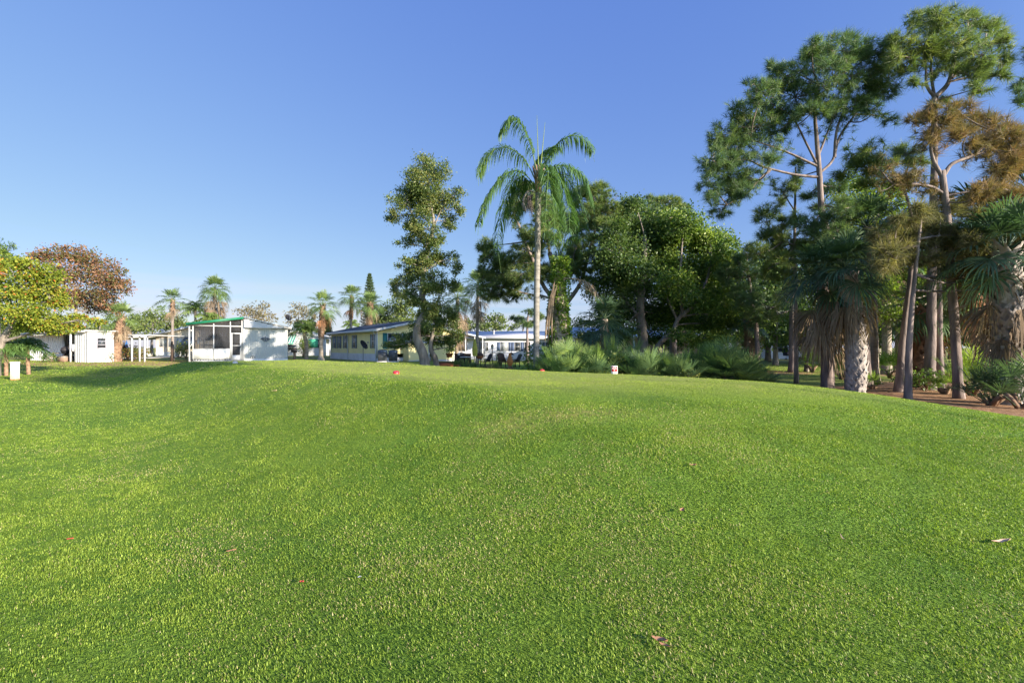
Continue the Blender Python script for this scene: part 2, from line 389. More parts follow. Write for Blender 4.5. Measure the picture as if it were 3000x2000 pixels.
def broadleaf(label, d, trunk, r0, r1, ells, limbs=(), mat='oak', seed=1, dens=1.0, spread=2.0, group=None, L=.16, W=.09, name='leafy_tree', bark='bark_grey', tmean=.45, tspread=.22, droop=.15, clump=.5, cs=.27):
    t, tm, H = tree_frame(name, label, 'tree', d, trunk, r0, r1, limbs, group, bark)
    cm = MB()
    for (c, r) in place_ells(ells, d, spread, seed):
        h = near(H, c); ll = np.linalg.norm(c-h)
        if ll > .2: limb(tm, h, c, min(.11, .015+.016*ll), .02, sag=.06, n=6)
        area = pi*r[0]*r[2]
        n = int(BD*dens*area*1.9/(L*W*.5))
        k = max(5, int(area*3.2*clump*2))
        sub = c+rand_dirs(k)*r*R.uniform(.35, .98, (k, 1))
        for s_ in sub[::2]: limb(tm, c, s_, .018, .007, sag=.05, n=4, k=4)
        ci = R.integers(0, k, n)
        C = sub[ci]+R.normal(0, 1, (n, 3))*np.minimum(r*cs, .5)
        dirs = unit(C-c)
        tb = R.normal(0, .12, k)[ci]
        leaves(cm, C, L, W, dirs, tint=np.clip(R.normal(tmean, tspread, n)+tb, 0, 1), droop=droop)
    tm.build('trunk', M[bark], t, world=True, smooth=True)
    cm.build('crown', M[mat], t, world=True)
    return t

def shrub(label, c, r, mat='shrub', dens=1.0, L=.1, W=.06, name='shrub', group=None, tmean=.45, stems=True, tspread=.25):
    """c: ground point, r: (rx, ry, height)"""
    c = np.array([c[0], c[1], g1(c[0], c[1])-.03])
    t = thing(name, label, 'shrub', c, 0, group)
    sm = MB(); cm = MB(); rr = np.array([r[0], r[1], r[2]*.5]); cc = c+np.array([0, 0, r[2]*.55])
    k = 26
    D = rand_dirs(k); D[:, 2] = D[:, 2]*.8+.1
    sub = cc+D*rr*R.uniform(.5, .95, (k, 1))
    for s_ in sub: sm.tube([c+R.normal(0, .04, 3)*[1, 1, 0], (c+s_)*.5+R.normal(0, .05, 3), s_], [.016, .012, .005], 4, cap=False)
    area = pi*r[0]*r[2]*.5
    n = int(dens*area*2.6/(L*W*.5)); ci = R.integers(0, k, n)
    C = sub[ci]+R.normal(0, 1, (n, 3))*rr*.24; C[:, 2] = np.maximum(C[:, 2], c[2]+.03)
    leaves(cm, C, L, W, unit(C-cc), tint=np.clip(R.normal(tmean, tspread, n)+R.normal(0, .12, k)[ci], 0, 1))
    sm.build('stems', M['wood'], t, world=True); cm.build('foliage', M[mat], t, world=True)
    return t

def fan_leaf(mb, hub, axis, up, rad, seg=26, span=2.3, droop=.25, fold=.25, tint=.45, wid=1.0):
    D = unit(axis); S = unit(np.cross(D, up)); Nn = np.cross(S, D)
    a = np.linspace(-span, span, seg)+R.normal(0, .025, seg)
    dirs = np.cos(a)[:, None]*D+np.sin(a)[:, None]*S+Nn*(fold*np.abs(np.sin(a)))[:, None]
    dirs = unit(dirs+R.normal(0, .03, (seg, 3)))
    perp = unit(np.cross(dirs, Nn))
    ln = rad*(1-.28*(np.abs(a)/span)**2)*R.uniform(.9, 1.08, seg)
    w = wid*rad*span/seg*.9
    z = np.array([0, 0, -1.])
    dr = droop*R.uniform(.5, 1.4, seg)
    ln_ = ln[:, None]
    p0 = np.repeat(hub[None], seg, 0)
    p1 = hub+dirs*ln_*.5+z*(dr*ln*.06)[:, None]; p2 = hub+dirs*ln_*.78+z*(dr*ln*.28)[:, None]; p3 = hub+dirs*ln_*.98+z*(dr*ln*.8)[:, None]
    V = np.stack([p0, p1-perp*w*.5, p1+perp*w*.5, p2-perp*w*.34, p2+perp*w*.34, p3], 1).reshape(-1, 3)
    b = np.arange(seg)[:, None]*6
    tr = np.concatenate([b+np.array([[0, 1, 2]]), b+np.array([[3, 5, 4]])]); qd = b+np.array([[1, 3, 4, 2]])
    mb.add(V, tris=tr, quads=qd, tint=np.repeat(np.clip(tint+R.normal(0, .06, seg), 0, 1), 6))

def palm_frond_fan(mb, pm, c, az, el, pet, rad, tint, droop, seg=24, fold=.25, span=2.2, pr=.016, wid=1.0):
    d = np.array([cos(az)*cos(el), sin(az)*cos(el), sin(el)])
    n = 6; t = np.linspace(0, 1, n)[:, None]
    pts = c+d*pet*t+np.array([0, 0, -1])*(t**2)*pet*droop*.35
    pm.tube(pts, lerp_r(pr*1.5, pr*.7, n), 4, cap=False, tint=tint)
    ax = unit(pts[-1]-pts[-2]); ax = unit(ax+np.array([0, 0, -droop*.35]))
    up = np.array([0, 0, 1.]) if abs(ax[2]) < .9 else unit(np.array([cos(az), sin(az), 0])*-np.sign(ax[2]))
    fan_leaf(mb, pts[-1], ax, up, rad, seg, span, droop, fold, tint, wid)

def boots(mb, path, rad, n, size, out=.35, tint=.5):
    """split leaf bases criss-crossing round a trunk"""
    m = len(path)
    for i in range(n):
        f = i/n*.98; x = f*(m-1); j = min(m-2, int(x)); p = path[j]+(path[j+1]-path[j])*(x-j); r = rad[j]
        az = i*2.39996+R.normal(0, .1)
        o = np.array([cos(az), sin(az), 0]); s = np.array([-sin(az), cos(az), 0]); z = np.array([0, 0, 1.])
        L = size*R.uniform(.8, 1.25)
        for sg in (-1, 1):
            a = p+o*r*.92+s*sg*size*.34; b = p+o*(r+.03)+z*L*.5+s*sg*size*.13; c = p+o*(r+out*L)+z*L*.95-s*sg*size*.06
            wv = unit(np.cross(c-a, o)); W3 = (size*.15, size*.13, size*.045); V = []
            for p_, w_ in zip((a, b, c), W3): V += [p_-wv*w_, p_+o*w_*.5, p_+wv*w_]
            mb.add(V, quads=[(0, 1, 4, 3), (1, 2, 5, 4), (3, 4, 7, 6), (4, 5, 8, 7)], tint=R.uniform(.2, .9))

def fan_palm(label, px, d, top, rtrunk, n_green, pet, rad, mat='fan', n_dead=10, skirt=0, dead='dead', bark='bark_palm', lean=0, group=None, bootn=0, bootz=(.0, 1.), boot_mat='boots', bootsz=.3, name='fan_palm', el_lo=-.5, tmean=.45, flare=1.5, path=None, dead_len=1.0, seg=36, boot_out=.35):
    b = base_point(px, d); c = P(top[0], top[1], d)
    t = thing(name, label, 'palm tree', b, 0, group)
    pts = [b, b+(c-b)*[.25, .25, .5]+[0, 0, 0], c] if path is None else [b]+[P(q[0], q[1], d) for q in path]+[c]
    pts = smooth_path(pts, 12)
    rr = lerp_r(rtrunk*1.05, rtrunk*.9, len(pts)); rr[0] *= flare; rr[1] *= 1+(flare-1)*.6; rr[2] *= 1+(flare-1)*.25
    tm = MB(); tm.tube(pts, rr, 14, bump=.04); tm.build('trunk', M[bark], t, world=True, smooth=True)
    if bootn:
        bm = MB(); i0 = int(len(pts)*bootz[0]); i1 = max(i0+3, int(len(pts)*bootz[1]))
        boots(bm, pts[i0:i1], rr[i0:i1], bootn, bootsz, out=boot_out); bm.build('boots', M[boot_mat], t, world=True)
    gm = MB(); top_ = pts[-1]
    for i in range(n_green):
        f = (i+.5)/n_green; el = 1.45-(1.45-el_lo)*f**.85+R.normal(0, .08); az = i*2.39996+R.normal(0, .15)
        tt = np.clip(tmean+.18*(1-f)-.1+R.normal(0, .1), 0, 1)
        palm_frond_fan(gm, gm, top_+np.array([0, 0, .1-.25*f]), az, el, pet*R.uniform(.8, 1.1)*(.75+.25*f), rad*R.uniform(.85, 1.1), tt, .25+.5*f, seg)
    gm.build('crown', M[mat], t, world=True)
    if n_dead:
        dm = MB()
        for i in range(n_dead):
            f = (i+.5)/n_dead; az = i*2.39996+R.normal(0, .2); el = -.75-.65*f+R.normal(0, .08)
            z0 = top_-np.array([0, 0, .2+skirt*f*R.uniform(.7, 1)])
            palm_frond_fan(dm, dm, z0, az, el, pet*R.uniform(.5, .85)*dead_len, rad*R.uniform(.75, 1.0)*dead_len, np.clip(R.normal(.5, .22), 0, 1), .9, max(12, seg-12), .7, 1.2)
        dm.build('dead_fronds', M[dead], t, world=True)
    return t

def feather(mb, rach, nl, ll, w, tint=.45, hang=.8, rr=.02, start=.12, tsp=.1, back=.0):
    """pinnate frond on a rachis polyline"""
    p = smooth_path(rach, 8); n = len(p)
    mb.tube(p, lerp_r(rr, rr*.25, n), 5, cap=False, tint=min(1, tint+.15))
    s = np.linspace(start, .995, nl); x = s*(n-1); j = np.minimum(n-2, x.astype(int)); q = p[j]+(p[j+1]-p[j])*(x-j)[:, None]
    T = unit(p[j+1]-p[j]); z = np.array([0, 0, 1.])
    S = unit(np.cross(T, z)+1e-6)
    prof = np.sin(np.clip(s*1.08+.05, 0, 1)*pi)**.55
    for sg in (-1, 1):
        m = nl
        q2 = q+T*R.uniform(-.02, .02, (m, 1))
        d0 = unit(S*sg*R.uniform(.6, 1.0, (m, 1))+T*R.uniform(.35, .7, (m, 1))+z*R.uniform(-.25, .45, (m, 1)))
        l = (ll*prof*R.uniform(.8, 1.12, m))[:, None]
        hg = hang*R.uniform(.7, 1.2, (m, 1))
        a = q2; b = q2+d0*l*.4-z*l*.08*hg; c = q2+d0*l*.7-z*l*.42*hg; e = q2+d0*l*.82-z*l*.85*hg
        sd = unit(np.cross(d0, z+R.normal(0, .4, (m, 3))))*w*.5
        V = np.stack([a-sd*.5, a+sd*.5, b-sd, b+sd, c-sd*.8, c+sd*.8, e], 1).reshape(-1, 3); bs = np.arange(m)[:, None]*7
        mb.add(V, tris=bs+np.array([[4, 5, 6]]), quads=np.concatenate([bs+np.array([[0, 1, 3, 2]]), bs+np.array([[2, 3, 5, 4]])]), tint=np.repeat(np.clip(tint+R.normal(0, tsp, m), 0, 1), 7))

def feather_palm(label, px, d, top, rtrunk, n, length, ll, mat='feather', group=None, name='feather_palm', arch=.55, w=.04, nl=34, bark='bark_palm', tmean=.5, path=None, dead=0):
    b = base_point(px, d); c = P(top[0], top[1], d)
    t = thing(name, label, 'palm tree', b, 0, group); tm = MB()
    pts = smooth_path([b, b+(c-b)*.5, c] if path is None else [b]+[P(q[0], q[1], d) for q in path]+[c], 8)
    tm.tube(pts, lerp_r(rtrunk, rtrunk*.8, len(pts)), 12, bump=.04); tm.build('trunk', M[bark], t, world=True, smooth=True)
    gm = MB()
    for i in range(n):
        f = (i+.5)/n; az = i*2.39996+R.normal(0, .15); el = 1.4-1.5*f
        h = np.array([cos(az), sin(az), 0]); L_ = length*R.uniform(.85, 1.1); ss = np.linspace(0, 1, 7)[:, None]
        pr = c+h*L_*(ss*cos(el)*.8+.25*ss**2)+np.array([0, 0, 1])*L_*(ss*sin(el)-arch*ss**2)
        feather(gm, pr, nl, ll, w, tint=np.clip(tmean+.15*(1-f)+R.normal(0, .1), 0, 1), rr=.018)
    gm.build('crown', M[mat], t, world=True)
    return t

def palmetto(label, x, y, h, r, n=22, mat='palmetto', group=None, name='saw_palmetto', rad=.5, tmean=.45, dead=4):
    c = np.array([x, y, g1(x, y)-.03]); t = thing(name, label, 'palmetto', c, 0, group)
    sm = MB(); gm = MB(); dm = MB()
    for i in range(5):
        az = R.uniform(0, 6.28); sm.tube([c, c+np.array([cos(az)*.15, sin(az)*.15, h*.18]), c+np.array([cos(az)*r*.35, sin(az)*r*.35, h*.3])], [.07, .06, .05], 6)
    for i in range(n):
        f = (i+.5)/n; az = i*2.39996+R.normal(0, .25); el = 1.45-1.0*f**.9+R.normal(0, .1)
        o = c+np.array([cos(az)*r*.25*f, sin(az)*r*.25*f, h*.2*R.uniform(.3, 1)])
        pet = (h-rad*.75)*R.uniform(.62, 1.05)*(1-.25*f)
        palm_frond_fan(gm, gm, o, az, el, max(.25, pet), rad*R.uniform(.85, 1.2), np.clip(tmean-.12+.42*(1-f)**1.5+R.normal(0, .16), 0, 1), .05+.2*f, 28, .4, 1.75, .009, .68)  # upper fans tinted brighter: sun on the tips put into the leaf colour
    for i in range(dead):
        az = R.uniform(0, 6.28)
        palm_frond_fan(dm, dm, c+np.array([0, 0, h*.35]), az, -.1, h*.3, rad*.9, .5, .9, 16, .7, 1.2, .009)
    sm.build('stem', M['boots_brown'], t, world=True); gm.build('fronds', M[mat], t, world=True)
    if dead: dm.build('dead_fronds', M['dead'], t, world=True)
    return t

def grass_clump(label, x, y, h, r, n=160, mat='bed', group=None, w=.03, tmean=.5, name='ornamental_grass', cat='plant', stiff=.5):
    c = np.array([x, y, g1(x, y)-.02]); gm = MB()
    az = R.uniform(0, 2*pi, n); rr = r*.35*np.sqrt(R.uniform(0, 1, n)); b = c+np.stack([np.cos(az)*rr, np.sin(az)*rr, 0*az], 1)
    o = np.stack([np.cos(az), np.sin(az), 0*az], 1)+R.normal(0, .3, (n, 3))*[1, 1, 0]
    hh = (h*R.uniform(.5, 1.05, n))[:, None]; lean = (r*R.uniform(.1, 1, n))[:, None]; z = np.array([0, 0, 1.])
    m1 = b+o*lean*.3+z*hh*.6; tip = b+o*lean+z*hh*(1-(1-stiff)*.5*lean/r)
    s = unit(np.cross(o, z))*w*.5
    V = np.stack([b-s, b+s, m1-s*.8, m1+s*.8, tip], 1).reshape(-1, 3); bs = np.arange(n)[:, None]*5
    gm.add(V, tris=bs+np.array([[2, 3, 4]]), quads=bs+np.array([[0, 1, 3, 2]]), tint=np.repeat(np.clip(R.normal(tmean, .22, n), 0, 1), 5))
    t = thing(name, label, cat, c, 0, group)
    gm.build('blades', M[mat], t, world=True)
    return t

def conifer(label, px, d, ytop, ybase, wpx, group=None, mat='norfolk', name='norfolk_pine'):
    b = base_point(px, d); top = P(px, ytop, d); t = thing(name, label, 'tree', b, 0, group)
    tm = MB(); tm.tube([b, (b+top)/2, top], [.14, .1, .02], 8); tm2 = tm
    cm = MB(); zb = P(px, ybase, d)[2]; H = top[2]-zb; W = wpx*d/FPX
    nl = 22
    for i in range(nl):
        f = i/(nl-1); z = zb+H*f; rl = W*(1-f)**.75*.95+.08; k = 9
        for j in range(k):
            az = j*2*pi/k+i*.5+R.normal(0, .1); h = np.array([cos(az), sin(az), 0]); n = 8; ss = np.linspace(.08, 1, n)[:, None]
            pr = np.array([b[0], b[1], z])+h*rl*ss+np.array([0, 0, 1])*rl*(.1*ss+.22*ss**2)
            tm.tube(pr, lerp_r(.02, .008, n), 3, cap=False)
            C = np.repeat(pr, 9, 0)+R.normal(0, .03, (n*9, 3)); leaves(cm, C, .3, .06, np.repeat(h[None]*.7+[[0, 0, .4]], n*9, 0))
    tm.build('trunk', M['bark_grey'], t, world=True); cm.build('crown', M[mat], t, world=True); return t
# ================================================================== setting: camera, sun, sky, lawn
cam = bpy.data.cameras.new('camera'); co = bpy.data.objects.new('camera', cam); COL.objects.link(co)
cam.sensor_width = 36; cam.lens = 16.0; cam.clip_start = .05; cam.clip_end = 6000
co.location = (0, 0, EYE); co.rotation_euler = (pi/2, 0, 0); cam.shift_y = .006
sc.camera = co

sl = bpy.data.lights.new('sun', 'SUN'); so = bpy.data.objects.new('sun', sl); COL.objects.link(so)
sl.energy = SUN_E; sl.angle = radians(.5); sl.color = (1, .88, .72)
sv = Vector((SUN_DIR[0]*cos(SUN_EL), SUN_DIR[1]*cos(SUN_EL), sin(SUN_EL)))
so.rotation_euler = sv.to_track_quat('Z', 'Y').to_euler(); so.location = (30, -20, 40)

w = bpy.data.worlds.new('World'); sc.world = w; w.use_nodes = True; nt = w.node_tree; nt.nodes.clear(); Lk = nt.links.new
wo = N(nt, 'ShaderNodeOutputWorld'); bg = N(nt, 'ShaderNodeBackground', i_Strength=SKY_S); Lk(bg.outputs[0], wo.inputs[0])
sky = N(nt, 'ShaderNodeTexSky', sky_type='NISHITA', sun_disc=False, sun_elevation=SUN_EL, sun_rotation=atan2(SUN_DIR[0], SUN_DIR[1]), altitude=0, air_density=SKY_AIR, dust_density=SKY_DUST, ozone_density=SKY_OZ)
tc = N(nt, 'ShaderNodeTexCoord'); sep = N(nt, 'ShaderNodeSeparateXYZ'); Lk(tc.outputs['Generated'], sep.inputs[0])
# thin cloud streaks low over the horizon
az = N(nt, 'ShaderNodeMath', operation='ARCTAN2'); Lk(sep.outputs[0], az.inputs[0]); Lk(sep.outputs[1], az.inputs[1])
el = N(nt, 'ShaderNodeMath', operation='ARCSINE'); Lk(sep.outputs[2], el.inputs[0])
cb = N(nt, 'ShaderNodeCombineXYZ'); Lk(az.outputs[0], cb.inputs[0]); Lk(el.outputs[0], cb.inputs[1])
mp = N(nt, 'ShaderNodeMapping'); mp.inputs['Scale'].default_value = (1.1, 17, 1); mp.inputs['Location'].default_value = (3.3, 1.7, 0); mp.inputs['Rotation'].default_value = (0, 0, .02); Lk(cb.outputs[0], mp.inputs[0])
nz = N(nt, 'ShaderNodeTexNoise', i_Scale=1.5, i_Detail=7, i_Roughness=.55, i_Distortion=.25); Lk(mp.outputs[0], nz.inputs['Vector'])
band = N(nt, 'ShaderNodeMapRange', interpolation_type='SMOOTHSTEP', i_1=.055, i_2=.15, i_3=1.0, i_4=0.0); Lk(el.outputs[0], band.inputs[0])
cr = ramp(nt, [(.40, (0, 0, 0)), (.58, (1, 1, 1))], nz.outputs['Fac'])
cm_ = N(nt, 'ShaderNodeMath', operation='MULTIPLY'); Lk(cr, cm_.inputs[0]); Lk(band.outputs[0], cm_.inputs[1])
cm2 = N(nt, 'ShaderNodeMath', operation='MULTIPLY', i_1=CLOUD_A); Lk(cm_.outputs[0], cm2.inputs[0])
sr = N(nt, 'ShaderNodeSeparateColor'); Lk(sky.outputs[0], sr.inputs[0]); cc = N(nt, 'ShaderNodeCombineColor')
for i_, (g_, p_) in enumerate(SKY_MAP):          # camera-like response of the sky's own brightness
    pw = N(nt, 'ShaderNodeMath', operation='POWER', i_1=p_); Lk(sr.outputs[i_], pw.inputs[0])
    ex = N(nt, 'ShaderNodeMath', operation='SUBTRACT', i_1=7.0); Lk(sr.outputs[i_], ex.inputs[0]); ex2 = N(nt, 'ShaderNodeMath', operation='MAXIMUM', i_1=0.0); Lk(ex.outputs[0], ex2.inputs[0])
    ml = N(nt, 'ShaderNodeMath', operation='MULTIPLY_ADD', i_1=g_); Lk(pw.outputs[0], ml.inputs[0]); Lk(ex2.outputs[0], ml.inputs[2]); Lk(ml.outputs[0], cc.inputs[i_])
dt = N(nt, 'ShaderNodeVectorMath', operation='DOT_PRODUCT'); Lk(tc.outputs['Generated'], dt.inputs[0]); dt.inputs[1].default_value = tuple(sv)
sw = N(nt, 'ShaderNodeMapRange', interpolation_type='SMOOTHSTEP', i_1=.22, i_2=.8, i_3=0.0, i_4=1.0); Lk(dt.outputs['Value'], sw.inputs[0])   # towards the sun the sky keeps its full glare
gl = N(nt, 'ShaderNodeMix', data_type='RGBA'); Lk(sw.outputs[0], gl.inputs['Factor']); Lk(cc.outputs[0], gl.inputs['A']); Lk(sky.outputs[0], gl.inputs['B'])
mx = N(nt, 'ShaderNodeMix', data_type='RGBA'); Lk(cm2.outputs[0], mx.inputs['Factor']); Lk(gl.outputs['Result'], mx.inputs['A']); mx.inputs['B'].default_value = CLOUD_C
Lk(mx.outputs['Result'], bg.inputs[0])

sc.view_settings.view_transform = 'Standard'; sc.view_settings.look = 'None'; sc.view_settings.exposure = EXPO; sc.view_settings.gamma = 1
sc.cycles.max_bounces = 14; sc.cycles.diffuse_bounces = 10; sc.cycles.transmission_bounces = 12; sc.cycles.transparent_max_bounces = 12
sc.cycles.use_denoising = True; sc.cycles.caustics_reflective = False; sc.cycles.caustics_refractive = False
sc.cycles.use_adaptive_sampling = True; sc.cycles.adaptive_threshold = .012

# ---- ground sheet
def spaced(lo, hi, fine, step, far):
    a = list(np.arange(lo, hi+1e-6, step)); g = step
    x = hi
    while x < far: g *= 1.16; x += g; a.append(x)
    x = lo; g = step; b = []
    while x > -far: g *= 1.16; x -= g; b.append(x)
    return np.array(b[::-1]+a)
gx = spaced(-34, 22, 0, .2, 1600); gy = spaced(-1, 46, 0, .2, 1600)
X, Y = np.meshgrid(gx, gy); Z = gz(X, Y); ny, nx = X.shape
def wob(x, y, f, s): return np.sin(x*f+s)+np.sin(y*f*1.3+s*2)+.6*np.sin((x+y)*f*2.1+s*3)+.4*np.sin((x-y)*f*3.7+s)
S_ = .697*X+.717*Y; T_ = -.717*X+.697*Y
n1 = wob(X, Y, .55, 1.1)*.35
# mulch under the pines, along the cottages on the left and under the hedge of palmettos
mul = sstep(10.9, 11.7, S_+n1*.5)*sstep(8.2, 9.4, X+n1*.6)*(1-sstep(16.5, 18.5, Y-.25*X+n1*1.4+2.0))
mul = np.maximum(mul, sstep(12.0, 12.8, S_+n1*.4)*(1-sstep(19, 20.5, Y+n1))*sstep(.5, 1.5, X)*(1-sstep(9.5, 10.5, X)))
mul = np.maximum(mul, (1-sstep(1.0, 2.0, np.hypot(X-15.3, (Y-27)*1.0)/1.6+n1*.3))*.9)
mul = np.maximum(mul, (1-sstep(1.0, 2.0, np.hypot(X-21.5, (Y-26)*1.0)/2.2+n1*.3))*.9)
left = sstep(33.5, 36, Y+.10*X+3+n1*1.2)*(1-sstep(44, 47, Y))*(1-sstep(-27.5, -24.5, X-n1))
mul = np.maximum(mul, left*.95)
bed = sstep(25, 26, Y+n1*.6)*(1-sstep(30, 31, Y+n1))*sstep(-5.2, -4.2, X)*(1-sstep(-1.2, -.4, X)); mul = np.maximum(mul, bed)
dry = np.clip(.55*sstep(19, 24, Y)*(1-sstep(-8, -3, X))*(.75+n1*.5)+.35*sstep(40, 50, Y)+.45*sstep(12.5, 14.5, S_)*sstep(6, 10, X)+n1*.12*sstep(18, 24, Y), 0, 1)*(1-sstep(2.5, 4.0, S_)*(1-sstep(11.5, 13, S_))*(1-sstep(26, 32, T_)))
# worn brown scars on the front of the tee
def blob(cx, cy, rx, ry): return np.exp(-(((X-cx)/rx)**2+((Y-cy)/ry)**2))
worn = .6*blob(.85, 5.9, .75, .28)+.45*blob(-.15, 5.6, .5, .3)+.4*blob(-4.7, 10.6, 1.5, .35)+.35*blob(-1.0, 9.2, 2.2, .25)+.3*blob(-9, 14.5, 2.0, .4)+.35*blob(1.6, 8.3, 1.4, .2)
tee = sstep(4.6, 6.0, S_)*(1-sstep(9.8, 11.2, S_))*sstep(6.2, 8.5, Y)
def vec3(a, b, c): return np.stack([a.ravel(), b.ravel(), c.ravel(), np.ones(a.size)], 1).astype(np.float32)
gm = MB(); ii = np.arange((ny-1)*nx).reshape(ny-1, nx)[:, :-1].ravel()
gm.add(np.stack([X.ravel(), Y.ravel(), Z.ravel()], 1), quads=np.stack([ii, ii+1, ii+nx+1, ii+nx], 1))
def lawnmat():
    m = bpy.data.materials.new('mown_lawn'); nt = nodes(m); L = nt.links.new
    o = N(nt, 'ShaderNodeOutputMaterial'); b = N(nt, 'ShaderNodeBsdfPrincipled', i_Roughness=.85); b.inputs['Specular IOR Level'].default_value = .15; L(b.outputs[0], o.inputs[0])
    tc = N(nt, 'ShaderNodeTexCoord'); at = N(nt, 'ShaderNodeAttribute', attribute_name='cover'); sp = N(nt, 'ShaderNodeSeparateColor'); L(at.outputs['Color'], sp.inputs[0])
    at2 = N(nt, 'ShaderNodeAttribute', attribute_name='tee')
    def noise(s, d, stretch=None):
        n = N(nt, 'ShaderNodeTexNoise', i_Scale=s, i_Detail=d, i_Roughness=.6)
        if stretch: mp = N(nt, 'ShaderNodeMapping'); mp.inputs['Scale'].default_value = stretch; L(tc.outputs['Object'], mp.inputs[0]); L(mp.outputs[0], n.inputs['Vector'])
        else: L(tc.outputs['Object'], n.inputs['Vector'])
        return n.outputs['Fac']
    def mix(f, a, bcol, mode='MIX'):
        n = N(nt, 'ShaderNodeMix', data_type='RGBA', blend_type=mode)
        if isinstance(f, (int, float)): n.inputs['Factor'].default_value = f
        else: L(f, n.inputs['Factor'])
        for k, v in (('A', a), ('B', bcol)):
            if isinstance(v, tuple): n.inputs[k].default_value = rgba(v)
            else: L(v, n.inputs[k])
        return n.outputs['Result']
    fine = ramp(nt, G_FINE, noise(55, 6))
    big = ramp(nt, [(.3, (.72, .86, .80)), (.5, (1, 1, 1)), (.72, (1.25, 1.12, .9))], noise(.42, 4))
    mid = ramp(nt, [(.3, (.72, .80, .74)), (.55, (1, 1, 1)), (.75, (1.28, 1.14, 1.0))], noise(3.1, 5))
    g = mix(1.0, mix(1.0, fine, big, 'MULTIPLY'), mid, 'MULTIPLY')
    g = mix(at2.outputs['Fac'], g, mix(.55, g, G_TEE))
    dryc = ramp(nt, [(.3, (.16, .17, .045)), (.6, (.26, .22, .075)), (.8, (.32, .25, .11))], noise(6, 6))
    g = mix(sp.outputs[1], g, dryc)
    wn = N(nt, 'ShaderNodeMath', operation='MULTIPLY'); L(sp.outputs[2], wn.inputs[0]); L(ramp(nt, [(.38, (0, 0, 0)), (.6, (1, 1, 1))], noise(9, 6)), wn.inputs[1])
    g = mix(wn.outputs[0], g, (.30, .22, .085))
    mulc = ramp(nt, [(.3, (.13, .07, .04)), (.5, (.32, .18, .10)), (.72, (.50, .34, .20))], noise(9, 8))
    nn = N(nt, 'ShaderNodeMath', operation='MULTIPLY_ADD', i_1=.5, i_2=-.25); L(noise(2.2, 6), nn.inputs[0])
    ad = N(nt, 'ShaderNodeMath', operation='ADD', use_clamp=True); L(nn.outputs[0], ad.inputs[0]); L(sp.outputs[0], ad.inputs[1])
    g = mix(ramp(nt, [(.35, (0, 0, 0)), (.65, (1, 1, 1))], ad.outputs[0]), g, mulc)
    L(g, b.inputs['Base Color'])
    bp = N(nt, 'ShaderNodeBump', i_Strength=1.0, i_Distance=.045); L(noise(38, 7), bp.inputs['Height']); L(bp.outputs[0], b.inputs['Normal'])
    return m
M['lawn'] = lawnmat()
lo = gm.build('lawn', M['lawn'], smooth=True); lo['kind'] = 'structure'
a_ = lo.data.attributes.new('cover', 'FLOAT_COLOR', 'POINT'); a_.data.foreach_set('color', vec3(mul, dry, np.clip(worn, 0, 1)).ravel())
a_ = lo.data.attributes.new('tee', 'FLOAT', 'POINT'); a_.data.foreach_set('value', tee.ravel().astype(np.float32))

